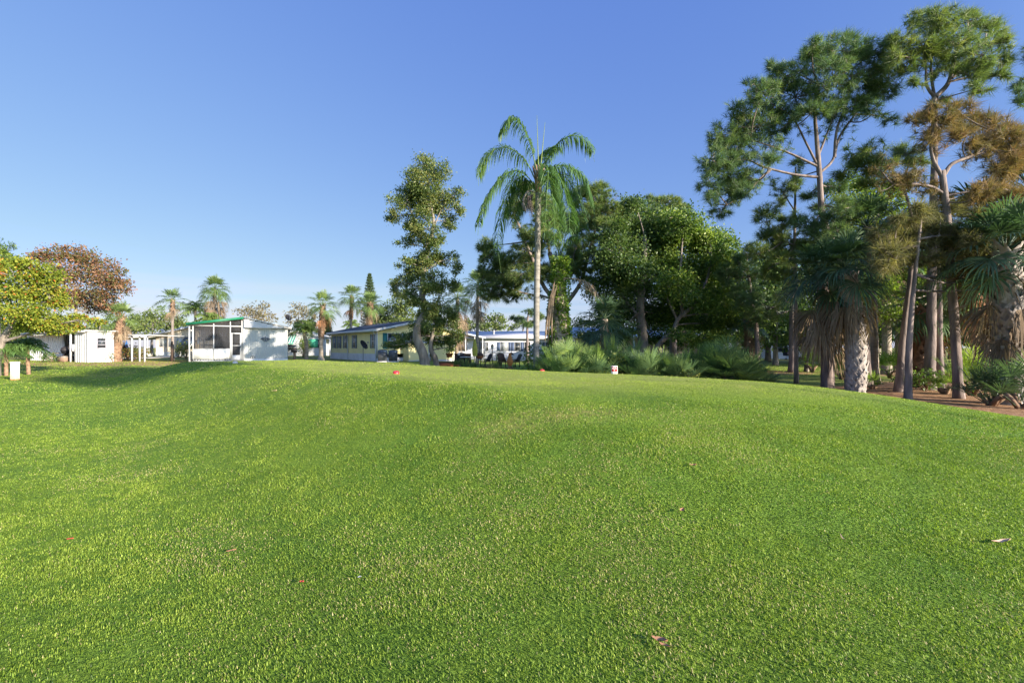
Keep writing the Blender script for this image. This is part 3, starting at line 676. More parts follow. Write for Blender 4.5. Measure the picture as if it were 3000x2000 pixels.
# ---- grass blades near the camera (uncountable: one object)
LAT = np.random.default_rng(3).uniform(0, 1, (8, 256, 256))
def vnoise(x, y, f, q):
    u, v = x*f+37.3*q, y*f+91.7*q; i, j = np.floor(u).astype(int), np.floor(v).astype(int); a, b = u-i, v-j
    a, b = a*a*(3-2*a), b*b*(3-2*b); L_ = LAT[q % 8]; g = lambda p, r: L_[p % 256, r % 256]
    return (g(i, j)*(1-a)+g(i+1, j)*a)*(1-b)+(g(i, j+1)*(1-a)+g(i+1, j+1)*a)*b
def fbm(x, y, f, q): return .55*vnoise(x, y, f, q)+.3*vnoise(x, y, f*2.1, q+1)+.15*vnoise(x, y, f*4.3, q+2)
def grass():
    mb = MB()
    def ring(y0, y1, dens, L, W):
        A = 1.2*(y1*y1-y0*y0); n = int(A*dens)
        y = np.sqrt(R.uniform(y0*y0, y1*y1, n)); x = R.uniform(-1.2, 1.2, n)*y
        return x, y, L, W
    for (y0, y1, dens, L, W) in GRASS:
        x, y, L, W = ring(y0, y1, dens, L, W)
        s = .697*x+.717*y; t = -.717*x+.697*y
        wv = .55*np.exp(-(((x-.85)/.75)**2+((y-5.9)/.28)**2))+.4*np.exp(-(((x+.15)/.5)**2+((y-5.6)/.3)**2))
        f1, f2, f3, f4 = fbm(x, y, .45, 1), fbm(x, y, 2.3, 2), fbm(x, y, 8.5, 3), fbm(x, y, .9, 4)
        k = ((s < 12.2) | ((y > 16) & ~((x > 7) & (y < 19.5+.25*x)) & ~((x > .3) & (x < 10) & (s < 21)) & ~((x < -24) & (y+.1*x > 29.6)) & ~((x > -5.5) & (x < 0) & (y > 25) & (y < 31)) & ~((y > 36.5) & (x < -17) & (x > -29)) & ~((y > 39.5) & (x > -19.5)))) & (R.uniform(0, 1, len(x)) > .75*wv) & (R.uniform(0, 1, len(x)) < .62+1.6*(f3-.32))
        x, y, wv, f1, f2, f3, f4, s = x[k], y[k], wv[k], f1[k], f2[k], f3[k], f4[k], s[k]; n = len(x)
        z = gz(x, y); b = np.stack([x, y, z-.003], 1)
        az = R.uniform(0, 2*pi, n); ln = L*R.uniform(.5, 1.25, n)*np.where((s > 5) & (y > 6.5), .6, 1)*(.75+.9*(f2-.25))
        lean = R.beta(2.2, 1.5, n)*1.35
        h = np.stack([np.cos(az), np.sin(az), 0*az], 1); zz = np.array([0, 0, 1.])
        m1 = b+(h*np.sin(lean*.5)[:, None]+zz*np.cos(lean*.5)[:, None])*(ln*.55)[:, None]
        tp = m1+(h*np.sin(lean*1.25)[:, None]+zz*np.cos(lean*1.25)[:, None])*(ln*.5)[:, None]
        sd = np.stack([-np.sin(az), np.cos(az), 0*az], 1)*(W*R.uniform(.7, 1.3, n)*.5)[:, None]
        V = np.stack([b-sd*.8, b+sd*.8, m1-sd, m1+sd, tp], 1).reshape(-1, 3); bs = np.arange(n)[:, None]*5
        big = .14*wob(x, y, .8, .7)+.06*wob(x, y, 2.6, 1.9)
        ti = np.clip(.045*np.sin(4.0*s+.6*np.sin(x*.5))+R.normal(.44, .17, n)+.2*(f1-.5)+.36*(f2-.5)+.45*(f3-.5)+.22*sstep(4.6, 6.0, s)*sstep(6.2, 8.5, y), 0, .80)
        st = R.uniform(0, 1, n) < .025+.5*wv+1.1*np.clip(f4-.6, 0, 1); ti[st] = R.uniform(.86, 1, st.sum())
        mb.add(V, tris=bs+np.array([[2, 3, 4]]), quads=bs+np.array([[0, 1, 3, 2]]), tint=np.repeat(ti, 5))
    g = mb.build('grass', M['grass'])
    tag(g, 'short mown grass blades covering the tee slope in the foreground', 'grass', kind='stuff')
M['grass'] = leafmat('grass_blade', G_BLADE, .38, .5, .25, tcol=1.15)
grass()
# ================================================================== buildings (all built in each house's own frame: +x along the front, -y towards the viewer)
def part(name, mat, parent, smooth=False):
    mb = MB()
    class Ctx:
        def __enter__(s): return mb
        def __exit__(s, *a):
            if mb.n: s.o = mb.build(name, M[mat], parent, smooth=smooth)
    return Ctx()
def mkbox(name, mat, parent, *b):
    mb = MB()
    for q in b: mb.box(*q)
    return mb.build(name, M[mat], parent)

def laps(mb, a, b, z0, z1, step, nrm, lip=.022, top=None):
    """lapped boards from point a to b (plan), facing nrm; top(u)->z cuts a sloped head"""
    a = np.array([*a, 0.]); b = np.array([*b, 0.]); nv = np.array([*nrm, 0.]); z = z0
    while z < z1-1e-6:
        zt = min(z+step, z1); f0, f1 = 0., 1.
        if top is not None:
            u = np.linspace(0, 1, 81); ok = u[np.array([top(q) for q in u]) > (z+zt)*.5]
            if len(ok) == 0: break
            f0, f1 = ok[0], ok[-1]
        p, q = a+(b-a)*f0, a+(b-a)*f1; zz = np.array([0, 0, 1.])
        mb.quad(p+nv*lip+zz*z, q+nv*lip+zz*z, q+nv*.002+zz*zt, p+nv*.002+zz*zt)
        mb.quad(p+zz*z, q+zz*z, q+nv*lip+zz*z, p+nv*lip+zz*z)
        z = zt
def ribs(mb, a, b, z0, z1, pitch, nrm, dep=.03):
    a = np.array([*a, 0.]); b = np.array([*b, 0.]); nv = np.array([*nrm, 0.]); l = np.linalg.norm(b-a); n = int(l/pitch); dv = (b-a)/n; zz = np.array([0, 0, 1.])
    for i in range(n):
        o = a+dv*i; pr = [o, o+dv*.5, o+dv*.62+nv*dep, o+dv*.88+nv*dep, o+dv]
        for p, q in zip(pr[:-1], pr[1:]): mb.quad(p+zz*z0, q+zz*z0, q+zz*z1, p+zz*z1)

def window(parent, x, z0, z1, w, y=0, axis='x', glass='glass', shutter=None, sw=.32, frame='white', sash=True, out=-1):
    """sash window proud of the wall; axis x: on a wall y=const facing -y; axis y: on a wall x=const facing -x"""
    def bx(u0, u1, d0, d1, za, zb):
        return (u0, u1, y+min(out*d0, out*d1), y+max(out*d0, out*d1), za, zb) if axis == 'x' else (y+min(out*d0, out*d1), y+max(out*d0, out*d1), u0, u1, za, zb)
    f = .05
    wo = mkbox('window', frame, parent, bx(x-w/2, x-w/2+f, .02, .075, z0, z1), bx(x+w/2-f, x+w/2, .02, .075, z0, z1), bx(x-w/2+f, x+w/2-f, .02, .07, z1-f, z1), bx(x-w/2+f, x+w/2-f, .02, .085, z0, z0+f))
    mkbox('pane', glass, wo, bx(x-w/2+f, x+w/2-f, .024, .04, z0+f, z1-f))
    if sash: mkbox('sash_bar', frame, wo, bx(x-w/2+f, x+w/2-f, .041, .06, (z0+z1)/2-.02, (z0+z1)/2+.02))
    if shutter:
        for sg in (-1, 1):
            c = x+sg*(w/2+sw/2+.02); sm = MB()
            sm.box(*bx(c-sw/2, c-sw/2+.04, .022, .07, z0, z1)); sm.box(*bx(c+sw/2-.04, c+sw/2, .022, .07, z0, z1))
            sm.box(*bx(c-sw/2+.04, c+sw/2-.04, .022, .045, z0, z1)); nn = int((z1-z0)/.11)
            for i in range(nn): zc = z0+(i+.5)*(z1-z0)/nn; sm.box(*bx(c-sw/2+.04, c+sw/2-.04, .046, .062, zc-.03, zc+.02))
            sm.build('shutter', M[shutter], wo)
    return wo

def house(name, label, x, y, rotz=0, z=None):
    return thing(name, label, 'house', (x, y, g1(x, y) if z is None else z), rotz)

# ---------------- white cottage with a screened porch
H = house('porch_cottage', 'white ribbed cottage with a dark screened porch, green roof edge and metal emblem', -27.0, 38.0, radians(26.6), .33); H.scale = (.88, 1, 1)
m = 38/FPX; W1 = 4.48; W2 = 8.43          # porch width, full width; ridge at W1
zl, zr, zp = 3.22, 3.05, 3.85              # eaves and peak over the base
mkbox('floor', 'concrete', H, (0, W1, 0, 11.9, -.25, .12))
with part('knee_wall', 'white_dirty', H) as q: q.box(.32, 3.36, -.03, .03, .30, 1.12); q.box(.0, .06, .06, 11.9, .12, .9)
lat = MB()
for i in range(14):
    x0 = .36+i*.22
    for sg in (-1, 1): lat.slab([(x0+.11-sg*.11, -.02, -.2), (x0+.16-sg*.11, -.02, -.2), (x0+.16+sg*.11, -.02, .28), (x0+.11+sg*.11, -.02, .28)], (0, .012 if sg > 0 else -.012, 0))
lat.build('lattice', M['white'], H)
fr = MB()
def zporch(x): return zl+(zp-zl)*x/W1
for x in (.34, 2.0, 3.38, 4.36): fr.box(x-.045, x+.045, -.05, .05, .3 if x < 4 else -.2, zporch(x)-.18)
fr.box(.0, .11, -.06, .05, -.3, zl-.05); fr.box(.40, 4.30, -.045, .045, zl-.14, zl-.06); fr.box(.385, 3.335, -.05, .045, 1.12, 1.19)
for k in range(4): fr.box(.0, .08, 2.6+2.6*k, 2.68+2.6*k, .12, zl-.1)
fr.box(.0, .08, .07, 11.9, zl-.14, zl-.04); fr.box(.0, .08, .07, 11.9, .9, .97)
fr.box(.115, .29, -.03, .03, zl-.55, zl-.47); fr.slab([(.115, -.02, 1.3), (.29, -.02, 1.55), (.29, -.02, 1.63), (.115, -.02, 1.38)], (0, .04, 0))
fr.build('porch_frame', M['white'], H)
for (a, b, za, zb) in ((.39, 1.955, 1.2, zl-.15), (2.045, 3.335, 1.2, zl-.15), (3.43, 4.31, 2.62, zl-.15)):
    mkbox('screen', 'screen', H, (a, b, -.006, .006, za, zb))
s_ = MB()
for a, b in ((.5, 3.33), (3.43, 4.31)): s_.slab([(a, .004, zl-.055), (b, .004, zl-.055), (b, .004, zporch(b)-.2), (a, .004, max(zl-.05, zporch(a)-.2))], (0, .008, 0))
s_.build('screen', M['screen'], H)
D = mkbox('door', 'white', H, (3.46, 3.55, -.04, .02, .12, 2.55), (4.19, 4.28, -.04, .02, .12, 2.55), (3.55, 4.19, -.04, .02, 2.45, 2.55), (3.55, 4.19, -.04, .02, .12, .62), (3.55, 4.19, -.035, .015, 1.42, 1.47))
mkbox('screen_panel', 'screen', D, (3.55, 4.19, -.01, .0, .62, 1.42), (3.55, 4.19, -.01, .0, 1.47, 2.45))
mkbox('handle', 'black', D, (4.21, 4.25, -.09, -.041, 1.25, 1.40))
mkbox('step', 'concrete', H, (3.4, 4.4, -.5, -.06, -.25, .02))
wl = MB(); ribs(wl, (W1+.12, 0), (W2, 0), .30, zr-.08, .2, (0, -1), .028)
wl.quad((W1+.12, .0, .3), (W1+.12, 11.9, .3), (W1+.12, 11.9, zp-.15), (W1+.12, 0, zp-.15)); wl.quad((W2, 0, -.2), (W2, 11.9, -.2), (W2, 11.9, zr-.05), (W2, 0, zr-.05)); wl.quad((.1, 11.9, -.2), (W2, 11.9, -.2), (W2, 11.9, zr), (.1, 11.9, zr))
wl.build('wall', M['ribbed'], H)
iw = MB(); ribs(iw, (.12, 5.2), (W1+.1, 5.2), .12, zl+.2, .2, (0, -1), .02)
ribs(iw, (W1+.08, 0.1), (W1+.08, 5.2), .12, zl+.3, .2, (-1, 0), .02); iw.build('inner_wall', M['white_dirty'], H)
gb = MB(); laps(gb, (W1+.12, -.32), (W2+.25, -.32), zr, zp, .1, (0, -1), .02, top=lambda u: zp-.06-(zp-zr)*u)
gb.build('gable', M['white'], H)
mkbox('soffit', 'white', H, (W1+.12, W2+.25, -.32, -.002, zr-.07, zr-.003))
mkbox('corner_post', 'white', H, (W1-.03, W1+.115, -.12, .1, -.25, zp-.1))
sk = MB(); laps(sk, (W1+.12, -.0), (W2, -.0), -.25, .3, .18, (0, -1), .035); sk.build('skirting', M['skirt'], H)
rf = MB()
rf.slab([(-.12, -.4, zl-.02), (W1+.05, -.4, zp+.0), (W1+.05, 12.2, zp), (-.12, 12.2, zl-.02)], (0, 0, .07))
rf.slab([(W1+.05, -.42, zp), (W2+.36, -.42, zr-.04), (W2+.36, 12.2, zr-.04), (W1+.05, 12.2, zp)], (0, 0, .075)); rf.build('roof', M['roof_white'], H)
gt = MB(); gt.slab([(-.16, -.43, zl-.12), (W1+.05, -.43, zp-.1), (W1+.05, -.43, zp+.09), (-.16, -.43, zl+.09)], (0, .03, 0)); gt.build('roof_edge', M['green_trim'], H)
# metal eagle-like emblem: spread wings, body, tail
em = MB()
def ecut(pts): em.slab([(6.42+a, -.075, 2.02+b) for a, b in pts], (0, .035, 0))
ecut([(.04, .06), (.10, .15), (.26, .17), (.46, .02), (.30, -.03), (.14, -.02)]); ecut([(-.04, .06), (-.10, .15), (-.26, .17), (-.46, .02), (-.30, -.03), (-.14, -.02)])
ecut([(-.05, -.1), (.05, -.1), (.05, .1), (0, .17), (-.05, .1)]); ecut([(-.03, .16), (.03, .16), (.05, .23), (-.01, .25), (-.05, .21)])
ecut([(-.13, -.2), (.13, -.2), (.05, -.1), (-.05, -.1)]); ecut([(.14, -.05), (.32, -.04), (.14, -.16), (.08, -.13)]); ecut([(-.14, -.05), (-.32, -.04), (-.14, -.16), (-.08, -.13)])
em.build('emblem', M['acgrey'], H)
# hoop of garden hose on the wall
hp = MB(); aa = np.linspace(0, pi, 14); hp.tube(np.stack([5.30+.21*np.cos(aa), 0*aa-.09, .34+.2*np.sin(aa)], 1), .018, 6); hp.box(5.28, 5.32, -.12, -.03, .33, .45); hp.build('hose_hanger', M['black'], H)
# covered grill standing on the porch
G = thing('covered_grill', 'dark covered barbecue grill standing behind the porch screen', 'grill', (-25.9, 40.4, .45), radians(26.6))
with part('cover', 'dark', G, True) as q: q.lathe([(.62, .25), (.66, .7), (.6, .95), (.42, 1.18), (.12, 1.27), (.01, 1.28)], k=14)
mkbox('leg', 'black', G, (-.45, -.38, -.3, .3, 0, .26)); mkbox('leg', 'black', G, (.38, .45, -.3, .3, 0, .26)); mkbox('side_shelf', 'acgrey', G, (-.95, -.6, -.2, .2, .78, .82))

# ---------------- yellow house
ang = atan2(.628, .777)
H = house('yellow_house', 'yellow clapboard house with dark shutters, white skirting and charcoal roof', -12.47, 42.0, ang, .25)
LW, GW = 13.2, 8.3; ze, zk = 2.98, 3.95; zs = .78
def side_u(px):
    k = (px-CXP)/FPX; return (-12.47-42*k)/(.628+.777*k)
wl = MB(); laps(wl, (0, 0), (0, LW), zs, ze, .125, (-1, 0)); laps(wl, (0, 0), (GW, 0), zs, zk, .125, (0, -1), top=lambda u: ze+(zk-ze)*(1-abs(u-.5)*2)-.06)
wl.quad((GW, 0, -.2), (GW, LW, -.2), (GW, LW, ze), (GW, 0, ze)); wl.quad((0, LW, -.2), (GW, LW, -.2), (GW, LW, ze), (0, LW, ze)); wl.build('wall', M['yellow'], H)
sk = MB(); laps(sk, (.01, 0), (.01, LW), -.35, zs, .19, (-1, 0), .04); laps(sk, (0, .01), (GW, .01), -.35, zs-.35, .19, (0, -1), .03); sk.build('skirting', M['skirt'], H)
rf = MB()
rf.slab([(-.42, -.5, ze-.02), (GW/2, -.5, zk+.02), (GW/2, LW+.4, zk+.02), (-.42, LW+.4, ze-.02)], (0, 0, .09)); rf.slab([(GW/2, -.5, zk+.02), (GW+.42, -.5, ze-.02), (GW+.42, LW+.4, ze-.02), (GW/2, LW+.4, zk+.02)], (0, 0, .088)); rf.build('roof', M['roof_dark'], H)
fa = MB(); fa.box(-.47, -.424, -.5, LW+.4, ze-.17, ze+.06)
fa.slab([(-.45, -.545, ze-.2), (GW/2, -.545, zk-.16), (GW/2, -.545, zk+.06), (-.45, -.545, ze+.03)], (0, .04, 0)); fa.slab([(GW/2, -.545, zk-.16), (GW+.45, -.545, ze-.2), (GW+.45, -.545, ze+.03), (GW/2, -.545, zk+.06)], (0, .04, 0))
fa.quad((-.42, -.5, ze-.05), (0, -.5, ze-.05), (0, LW, ze-.05), (-.42, LW, ze-.05)); fa.build('fascia', M['white'], H)
for px, ww in ((981, .62), (995, .62), (1013, .66), (1039.5, .72), (1094, .62)):
    window(H, side_u(px), 1.28, 2.62, ww, 0, 'y', 'glass_warm', 'shutter', .3)
window(H, 1.75, 1.25, 2.72, 1.5, 0, 'x', 'glass', 'shutter_teal', .42)
for u in (.12, side_u(1021), LW-.15):
    dp = MB(); dp.tube([(-.40, u, ze-.1), (-.30, u, ze-.22), (-.085, u, ze-.45), (-.085, u, .1), (-.25, u, -.08)], .05, 6); dp.build('downspout', M['white'], H)
mkbox('corner_trim', 'white', H, (-.045, .06, -.05, .06, zs-.4, ze-.06)); mkbox('corner_trim', 'white', H, (GW-.06, GW+.05, -.05, .06, -.3, ze-.1))
# low storage annex on the gable side
AX = MB(); laps(AX, (2.6, -1.2), (4.7, -1.2), .15, 1.75, .125, (0, -1)); AX.quad((2.6, -1.2, 0), (2.6, 0, 0), (2.6, 0, 1.8), (2.6, -1.2, 1.75)); AX.build('annex_wall', M['yellow'], H)
AX = MB(); laps(AX, (5.6, -.6), (7.9, -.6), .15, 1.8, .125, (0, -1)); AX.quad((5.6, -.6, 0), (5.6, 0, 0), (5.6, 0, 1.8), (5.6, -.6, 1.8)); AX.build('annex_wall', M['yellow'], H)
AX = MB(); AX.slab([(2.5, -1.3, 1.76), (4.8, -1.3, 1.76), (4.8, -.03, 2.0), (2.5, -.03, 2.0)], (0, 0, .05)); AX.slab([(5.5, -.7, 1.82), (8.0, -.7, 1.82), (8.0, -.03, 2.0), (5.5, -.03, 2.0)], (0, 0, .05)); AX.build('annex_roof', M['white'], H)
mkbox('annex_trim', 'white', H, (4.66, 4.78, -1.26, -1.15, -.3, 1.76), (7.86, 7.98, -.66, -.55, -.3, 1.8), (2.6, 4.66, -1.225, -1.15, -.3, .14), (5.6, 7.86, -.625, -.56, -.3, .14))
# patio cover on the right-hand side of the yellow house
pa = MB(); pa.slab([(GW+.1, 1.2, 3.15), (GW+3.3, -.9, 2.35), (GW+3.3+2.0, 2.4, 2.35), (GW+.1, 6, 3.15)], (0, 0, .09)); pa.build('patio_roof', M['brownceil'], H)
pa = MB(); pa.slab([(GW-.2, 1.15, 3.13), (GW+3.35, -.97, 2.30), (GW+3.35, -.97, 2.48), (GW-.2, 1.15, 3.31)], (.02, .035, 0)); pa.build('patio_fascia', M['roof_blue'], H)
for (a, b, za) in ((GW+.25, 1.05, 3.1), (GW+1.6, .3, 2.8), (GW+2.4, -.25, 2.6), (GW+3.1, -.72, 2.4)):
    mkbox('patio_post', 'white', H, (a-.05, a+.05, b-.05, b+.05, -.4, za))

# ---------------- pair of air-conditioning cabinets, each a thing
def ac_unit(label, x, y, rot, w, h):
    t = thing('air_conditioner', label, 'air conditioner', (x, y, g1(x, y)), rot, 'air conditioners beside the yellow house')
    mkbox('cabinet', 'acgrey', t, (-w/2, w/2, -w/2, w/2, .08, h)); mkbox('base', 'concrete', t, (-w/2-.1, w/2+.1, -w/2-.1, w/2+.1, -.2, .078))
    lv = MB()
    for i in range(int(w/.09)):
        xx = -w/2+.05+i*.09; lv.box(xx, xx+.035, -w/2-.018, -w/2-.001, .14, h-.1); lv.box(-w/2-.018, -w/2-.001, xx, xx+.035, .14, h-.1)
    lv.build('louvres', M['dark'], t)
    with part('fan_guard', 'black', t) as q: q.lathe([(w*.42, h+.002), (w*.42, h+.03), (w*.38, h+.035), (.08, h+.06), (.01, h+.06)], k=14)
    mkbox('label_plate', 'white', t, (w*.15, w*.4, -w/2-.024, -w/2-.019, h-.16, h-.08))
ac_unit('grey slatted air conditioner cabinet at the corner of the yellow house', -11.45, 40.3, .25, .78, 1.05)
ac_unit('grey plain-fronted air conditioner cabinet nearer the tall tree', -10.55, 40.4, .2, .72, 1.02)

def dish(label, x, y, z0, zc, r, yaw, tilt, mount='pole'):
    t = thing('satellite_dish', label, 'satellite dish', (x, y, z0)); h = zc-z0
    with part('pole', 'acgrey', t) as q: q.tube([(0, 0, 0), (0, 0, h-.1), (0, .02, h)], .028, 8)
    d = np.array([cos(tilt)*sin(yaw), -cos(tilt)*cos(yaw), sin(tilt)]); s = unit(np.cross(d, [0, 0, 1.])); u = np.cross(s, d); c = np.array([0, .0, h])
    b = MB(); k = 22; a = np.arange(k)*2*pi/k; V = []
    for f in (0, .4, .75, 1.0):
        for q in a: V.append(c+d*(.02+.22*r*f*f)+(s*cos(q)*f*.92+u*sin(q)*f)*r)
    n = 4; Q = [(i*k+j, i*k+(j+1) % k, (i+1)*k+(j+1) % k, (i+1)*k+j) for i in range(n-1) for j in range(k)]; b.add(V, quads=Q)
    b.add(np.array(V)-d*.02, quads=Q); b.build('reflector', M['black'], t, smooth=True)
    with part('feed_arm', 'acgrey', t) as q: q.tube([c-u*r*.9, c-u*r*.7+d*r*.7, c-u*r*.15+d*r*1.25], .018, 5); e = c-u*r*.15+d*r*1.25; q.box(e[0]-.05, e[0]+.05, e[1]-.04, e[1]+.04, e[2]-.03, e[2]+.06)
    return t
p = P(1064, 1011, 36); dish('dark satellite dish on a thin pole before the yellow house', p[0], 36, g1(p[0], 36)-.1, p[2], .40, 1.25, .55)
p = P(844, 931, 47); dish('dark satellite dish high on a mast beside the white porch cottage', p[0], 47, g1(p[0], 47)-.1, p[2], .36, .95, .5)

# ---------------- long pale house with blue shutters, right of the yellow one
H = house('shuttered_house', 'long pale lavender-white house with blue shutters behind the patio bed', -7.4, 56.6, -.035, -.05)
LW = 17.5
wl = MB(); laps(wl, (0, 0), (LW, 0), .55, 2.86, .14, (0, -1), .02); wl.quad((0, 0, -.2), (0, 5.5, -.2), (0, 5.5, 3.3), (0, 0, 2.86)); wl.quad((LW, 0, -.2), (LW, 5.5, -.2), (LW, 5.5, 3.3), (LW, 0, 2.86)); wl.build('wall', M['bluewhite'], H)
sk = MB(); laps(sk, (0, .02), (LW, .02), -.3, .55, .3, (0, -1), .02); sk.build('skirting', M['bluewhite'], H)
rf = MB(); rf.slab([(-.4, -.45, 2.84), (LW+.4, -.45, 2.84), (LW+.4, 3.6, 3.72), (-.4, 3.6, 3.72)], (0, 0, .08)); rf.slab([(-.4, 3.6, 3.72), (LW+.4, 3.6, 3.72), (LW+.4, 7.6, 2.84), (-.4, 7.6, 2.84)], (0, 0, .082)); rf.build('roof', M['roof_pale'], H)
mkbox('fascia', 'white', H, (-.42, LW+.42, -.5, -.455, 2.70, 2.93))
with part('roof_vent', 'white', H) as q: q.lathe([(.12, 0), (.12, .35), (.2, .36), (.2, .45), (.02, .5)], (5.0, 1.7, 3.3), 10)
for px, w_, sh in ((1347, 1.0, 'shutter_blue'), (1427, .3, None), (1478, 1.0, 'shutter_blue'), (1516, .72, 'shutter_blue'), (1545, .8, None), (1610, 1.0, 'shutter_blue')):
    u = (px-CXP)/FPX*56.4+7.4; window(H, u, 1.22, 2.32, w_, 0, 'x', 'glass_blind' if px == 1478 else 'glass', sh, .36)
D = mkbox('door', 'acgrey', H, (3.2, 4.1, -.07, -.022, .5, 2.55)); mkbox('pane', 'glass', D, (3.6, 4.0, -.085, -.071, 1.5, 2.3))
rl = MB(); rl.box(3.0, 12, -1.5, -1.44, 1.0, 1.06)
for i in range(60): rl.box(3.0+i*.15, 3.03+i*.15, -1.485, -1.455, -.2, 1.0)
rl.build('railing', M['white'], H)

# ---------------- beige house with left carport, far left centre
H = house('beige_house', 'cream gabled house with attached carport behind the slender palm', -47.8, 60.0, 0, .42)
kz = 60/FPX
wl = MB(); laps(wl, (2.4, 0), (12, 0), .6, 4.1, .16, (0, -1), .012, top=lambda u: 2.72+(4.05-2.72)*min(1, (u*9.6+2.4)/6.2)-max(0, (u*9.6+2.4)-6.2)*.2); wl.quad((2.4, 0, -.2), (2.4, 9, -.2), (2.4, 9, 3), (2.4, 0, 3)); wl.build('wall', M['cream'], H)
rw = MB(); laps(rw, (.15, .9), (2.4, .9), .6, 2.85, .16, (0, -1), .012); rw.build('porch_wall', M['pink'], H)
sk = MB(); laps(sk, (.15, .89), (2.4, .89), -.2, .6, .2, (0, -1), .03); laps(sk, (2.4, .0), (12, .0), -.2, .6, .27, (0, -1), .03); sk.build('skirting', M['white_dirty'], H)
rf = MB(); rf.slab([(-7, -.5, 2.30), (.1, -.5, 2.62), (.1, 8, 2.62), (-7, 8, 2.30)], (0, 0, .09)); rf.slab([(.1, -.5, 2.62), (6.2, -.5, 4.02), (6.2, 9, 4.02), (.1, 9, 2.62)], (0, 0, .1)); rf.slab([(6.2, -.5, 4.02), (12.4, -.5, 2.75), (12.4, 9, 2.75), (6.2, 9, 4.02)], (0, 0, .1)); rf.build('roof', M['roof_white'], H)
fa = MB(); fa.slab([(-7, -.55, 2.22), (.1, -.55, 2.54), (.1, -.55, 2.76), (-7, -.55, 2.44)], (0, .04, 0)); fa.slab([(.1, -.552, 2.54), (6.2, -.552, 3.94), (6.2, -.552, 4.16), (.1, -.552, 2.76)], (0, .04, 0)); fa.slab([(6.2, -.55, 3.94), (12.4, -.55, 2.67), (12.4, -.55, 2.89), (6.2, -.55, 4.16)], (0, .04, 0)); fa.build('fascia', M['white'], H)
for x in (-6.8, -3.4, .02): mkbox('carport_post', 'white', H, (x-.06, x+.08, -.44, -.32, -.2, 2.4 if x < -1 else 2.56))
window(H, 1.15, 1.30, 2.45, .9, .89, 'x', 'glass_blind'); window(H, 2.95, 1.30, 2.45, .78, 0, 'x', 'glass_blind'); window(H, 3.95, 1.30, 2.45, .75, 0, 'x', 'glass_blind')
mkbox('downspout', 'white_dirty', H, (5.3, 5.45, -.1, -.03, 0, 3.6))
A = MB(); A.slab([(4.7, -1.2, 1.55), (7.2, -1.2, 1.55), (7.2, -.03, 2.55), (4.7, -.03, 2.55)], (0, 0, .04)); A.slab([(4.7, -1.2, 1.54), (4.74, -1.2, 1.54), (4.74, -.03, 1.6), (4.74, -.03, 2.54)], (.01, 0, 0)); A.build('awning', M['shutter'], H)
st = MB()
for i in range(3): st.box(-1.6+.4*i, -.5, .3, 1.2, -.2+.2*i, 0+.2*i)
st.build('steps', M['concrete'], H)
rl = MB(); rl.box(-1.5, -.2, .25, .28, 1.25, 1.3)
for i in range(10): rl.box(-1.5+.14*i, -1.47+.14*i, .25, .28, .4, 1.25)
rl.build('railing', M['white'], H)
for i, (px, py) in enumerate(((475, 969), (531, 962))):
    p_ = P(px, py, 61)
    vv = MB(); vv.lathe([(.12, 0), (.12, .3), (.22, .32), (.22, .44), (.02, .5)], (p_[0]+47.8, 1.0, p_[2]-.42-.25), 10); vv.build('roof_vent', M['white'], H)

# ---------------- white house with green shade, between the porch cottage and the yellow house
H = house('shaded_white_house', 'small white house with green roll-down shade and striped awning, right of porch cottage', -31.0, 64.0, 0, .5)
z_ = 64/FPX
def X6(px): return (px-CXP)*z_+31.0
def Z6(py): return EYE-(py-HYP)*z_-.5
wl = MB(); laps(wl, (X6(830), 0), (X6(951), 0), -.3, 3.3, .16, (0, -1), .012, top=lambda u: Z6(973)-.0-max(0, u-.28)*.95); wl.quad((X6(951), 0, -.3), (X6(951), 2.4, -.3), (X6(951), 2.4, 2.4), (X6(951), 0, 2.4)); wl.quad((X6(830), 2.4, -.3), (X6(951), 2.4, -.3), (X6(951), 2.4, 2.4), (X6(830), 2.4, 2.4)); wl.build('wall', M['white'], H)
rf = MB(); rf.slab([(X6(820), -.5, Z6(976)), (X6(880), -.5, Z6(972)), (X6(880), 2.8, Z6(972)), (X6(820), 2.8, Z6(976))], (0, 0, .12)); rf.slab([(X6(880), -.5, Z6(972)), (X6(955), -.5, Z6(987)), (X6(955), 2.8, Z6(987)), (X6(880), 2.8, Z6(972))], (0, 0, .13)); rf.slab([(X6(951), -.4, Z6(992)), (X6(985), -.4, Z6(995)), (X6(985), 6, Z6(995)), (X6(951), 6, Z6(992))], (0, 0, .1)); rf.build('roof', M['roof_white'], H)
wn = window(H, X6(918), Z6(1019), Z6(993), 1.75, 0, 'x', 'glass')
sh = MB(); sh.box(X6(902), X6(932), -.16, -.09, Z6(1017), Z6(993)); sh.build('shade', M['green_shade'], wn)
A = MB(); A.slab([(X6(842), -1.3, Z6(1008)), (X6(874), -1.3, Z6(1008)), (X6(868), -.03, Z6(980)), (X6(838), -.03, Z6(980))], (0, 0, .04)); A.build('awning', M['green_shade'], H)
A = MB()
for i in range(5):
    x0 = X6(842)+i*.34; A.slab([(x0, -1.28, Z6(1007)), (x0+.14, -1.28, Z6(1007)), (x0+.1, -.03, Z6(979)), (x0-.04, -.03, Z6(979))], (0, -.01, .05))
A.build('awning_stripes', M['white'], H)
window(H, X6(856), Z6(1026), Z6(1009), 1.4, 0, 'x', 'glass')
for px in (956, 969): mkbox('carport_post', 'white', H, (X6(px)-.07, X6(px)+.07, -.38, -.24, -.3, Z6(994)))
for i, px in enumerate((862, 877)):
    vv = MB(); vv.lathe([(.12, 0), (.12, .2), (.24, .22), (.24, .36), (.02, .42)], (X6(px), .6, Z6(974)), 10); vv.build('roof_vent', M['white'], H)

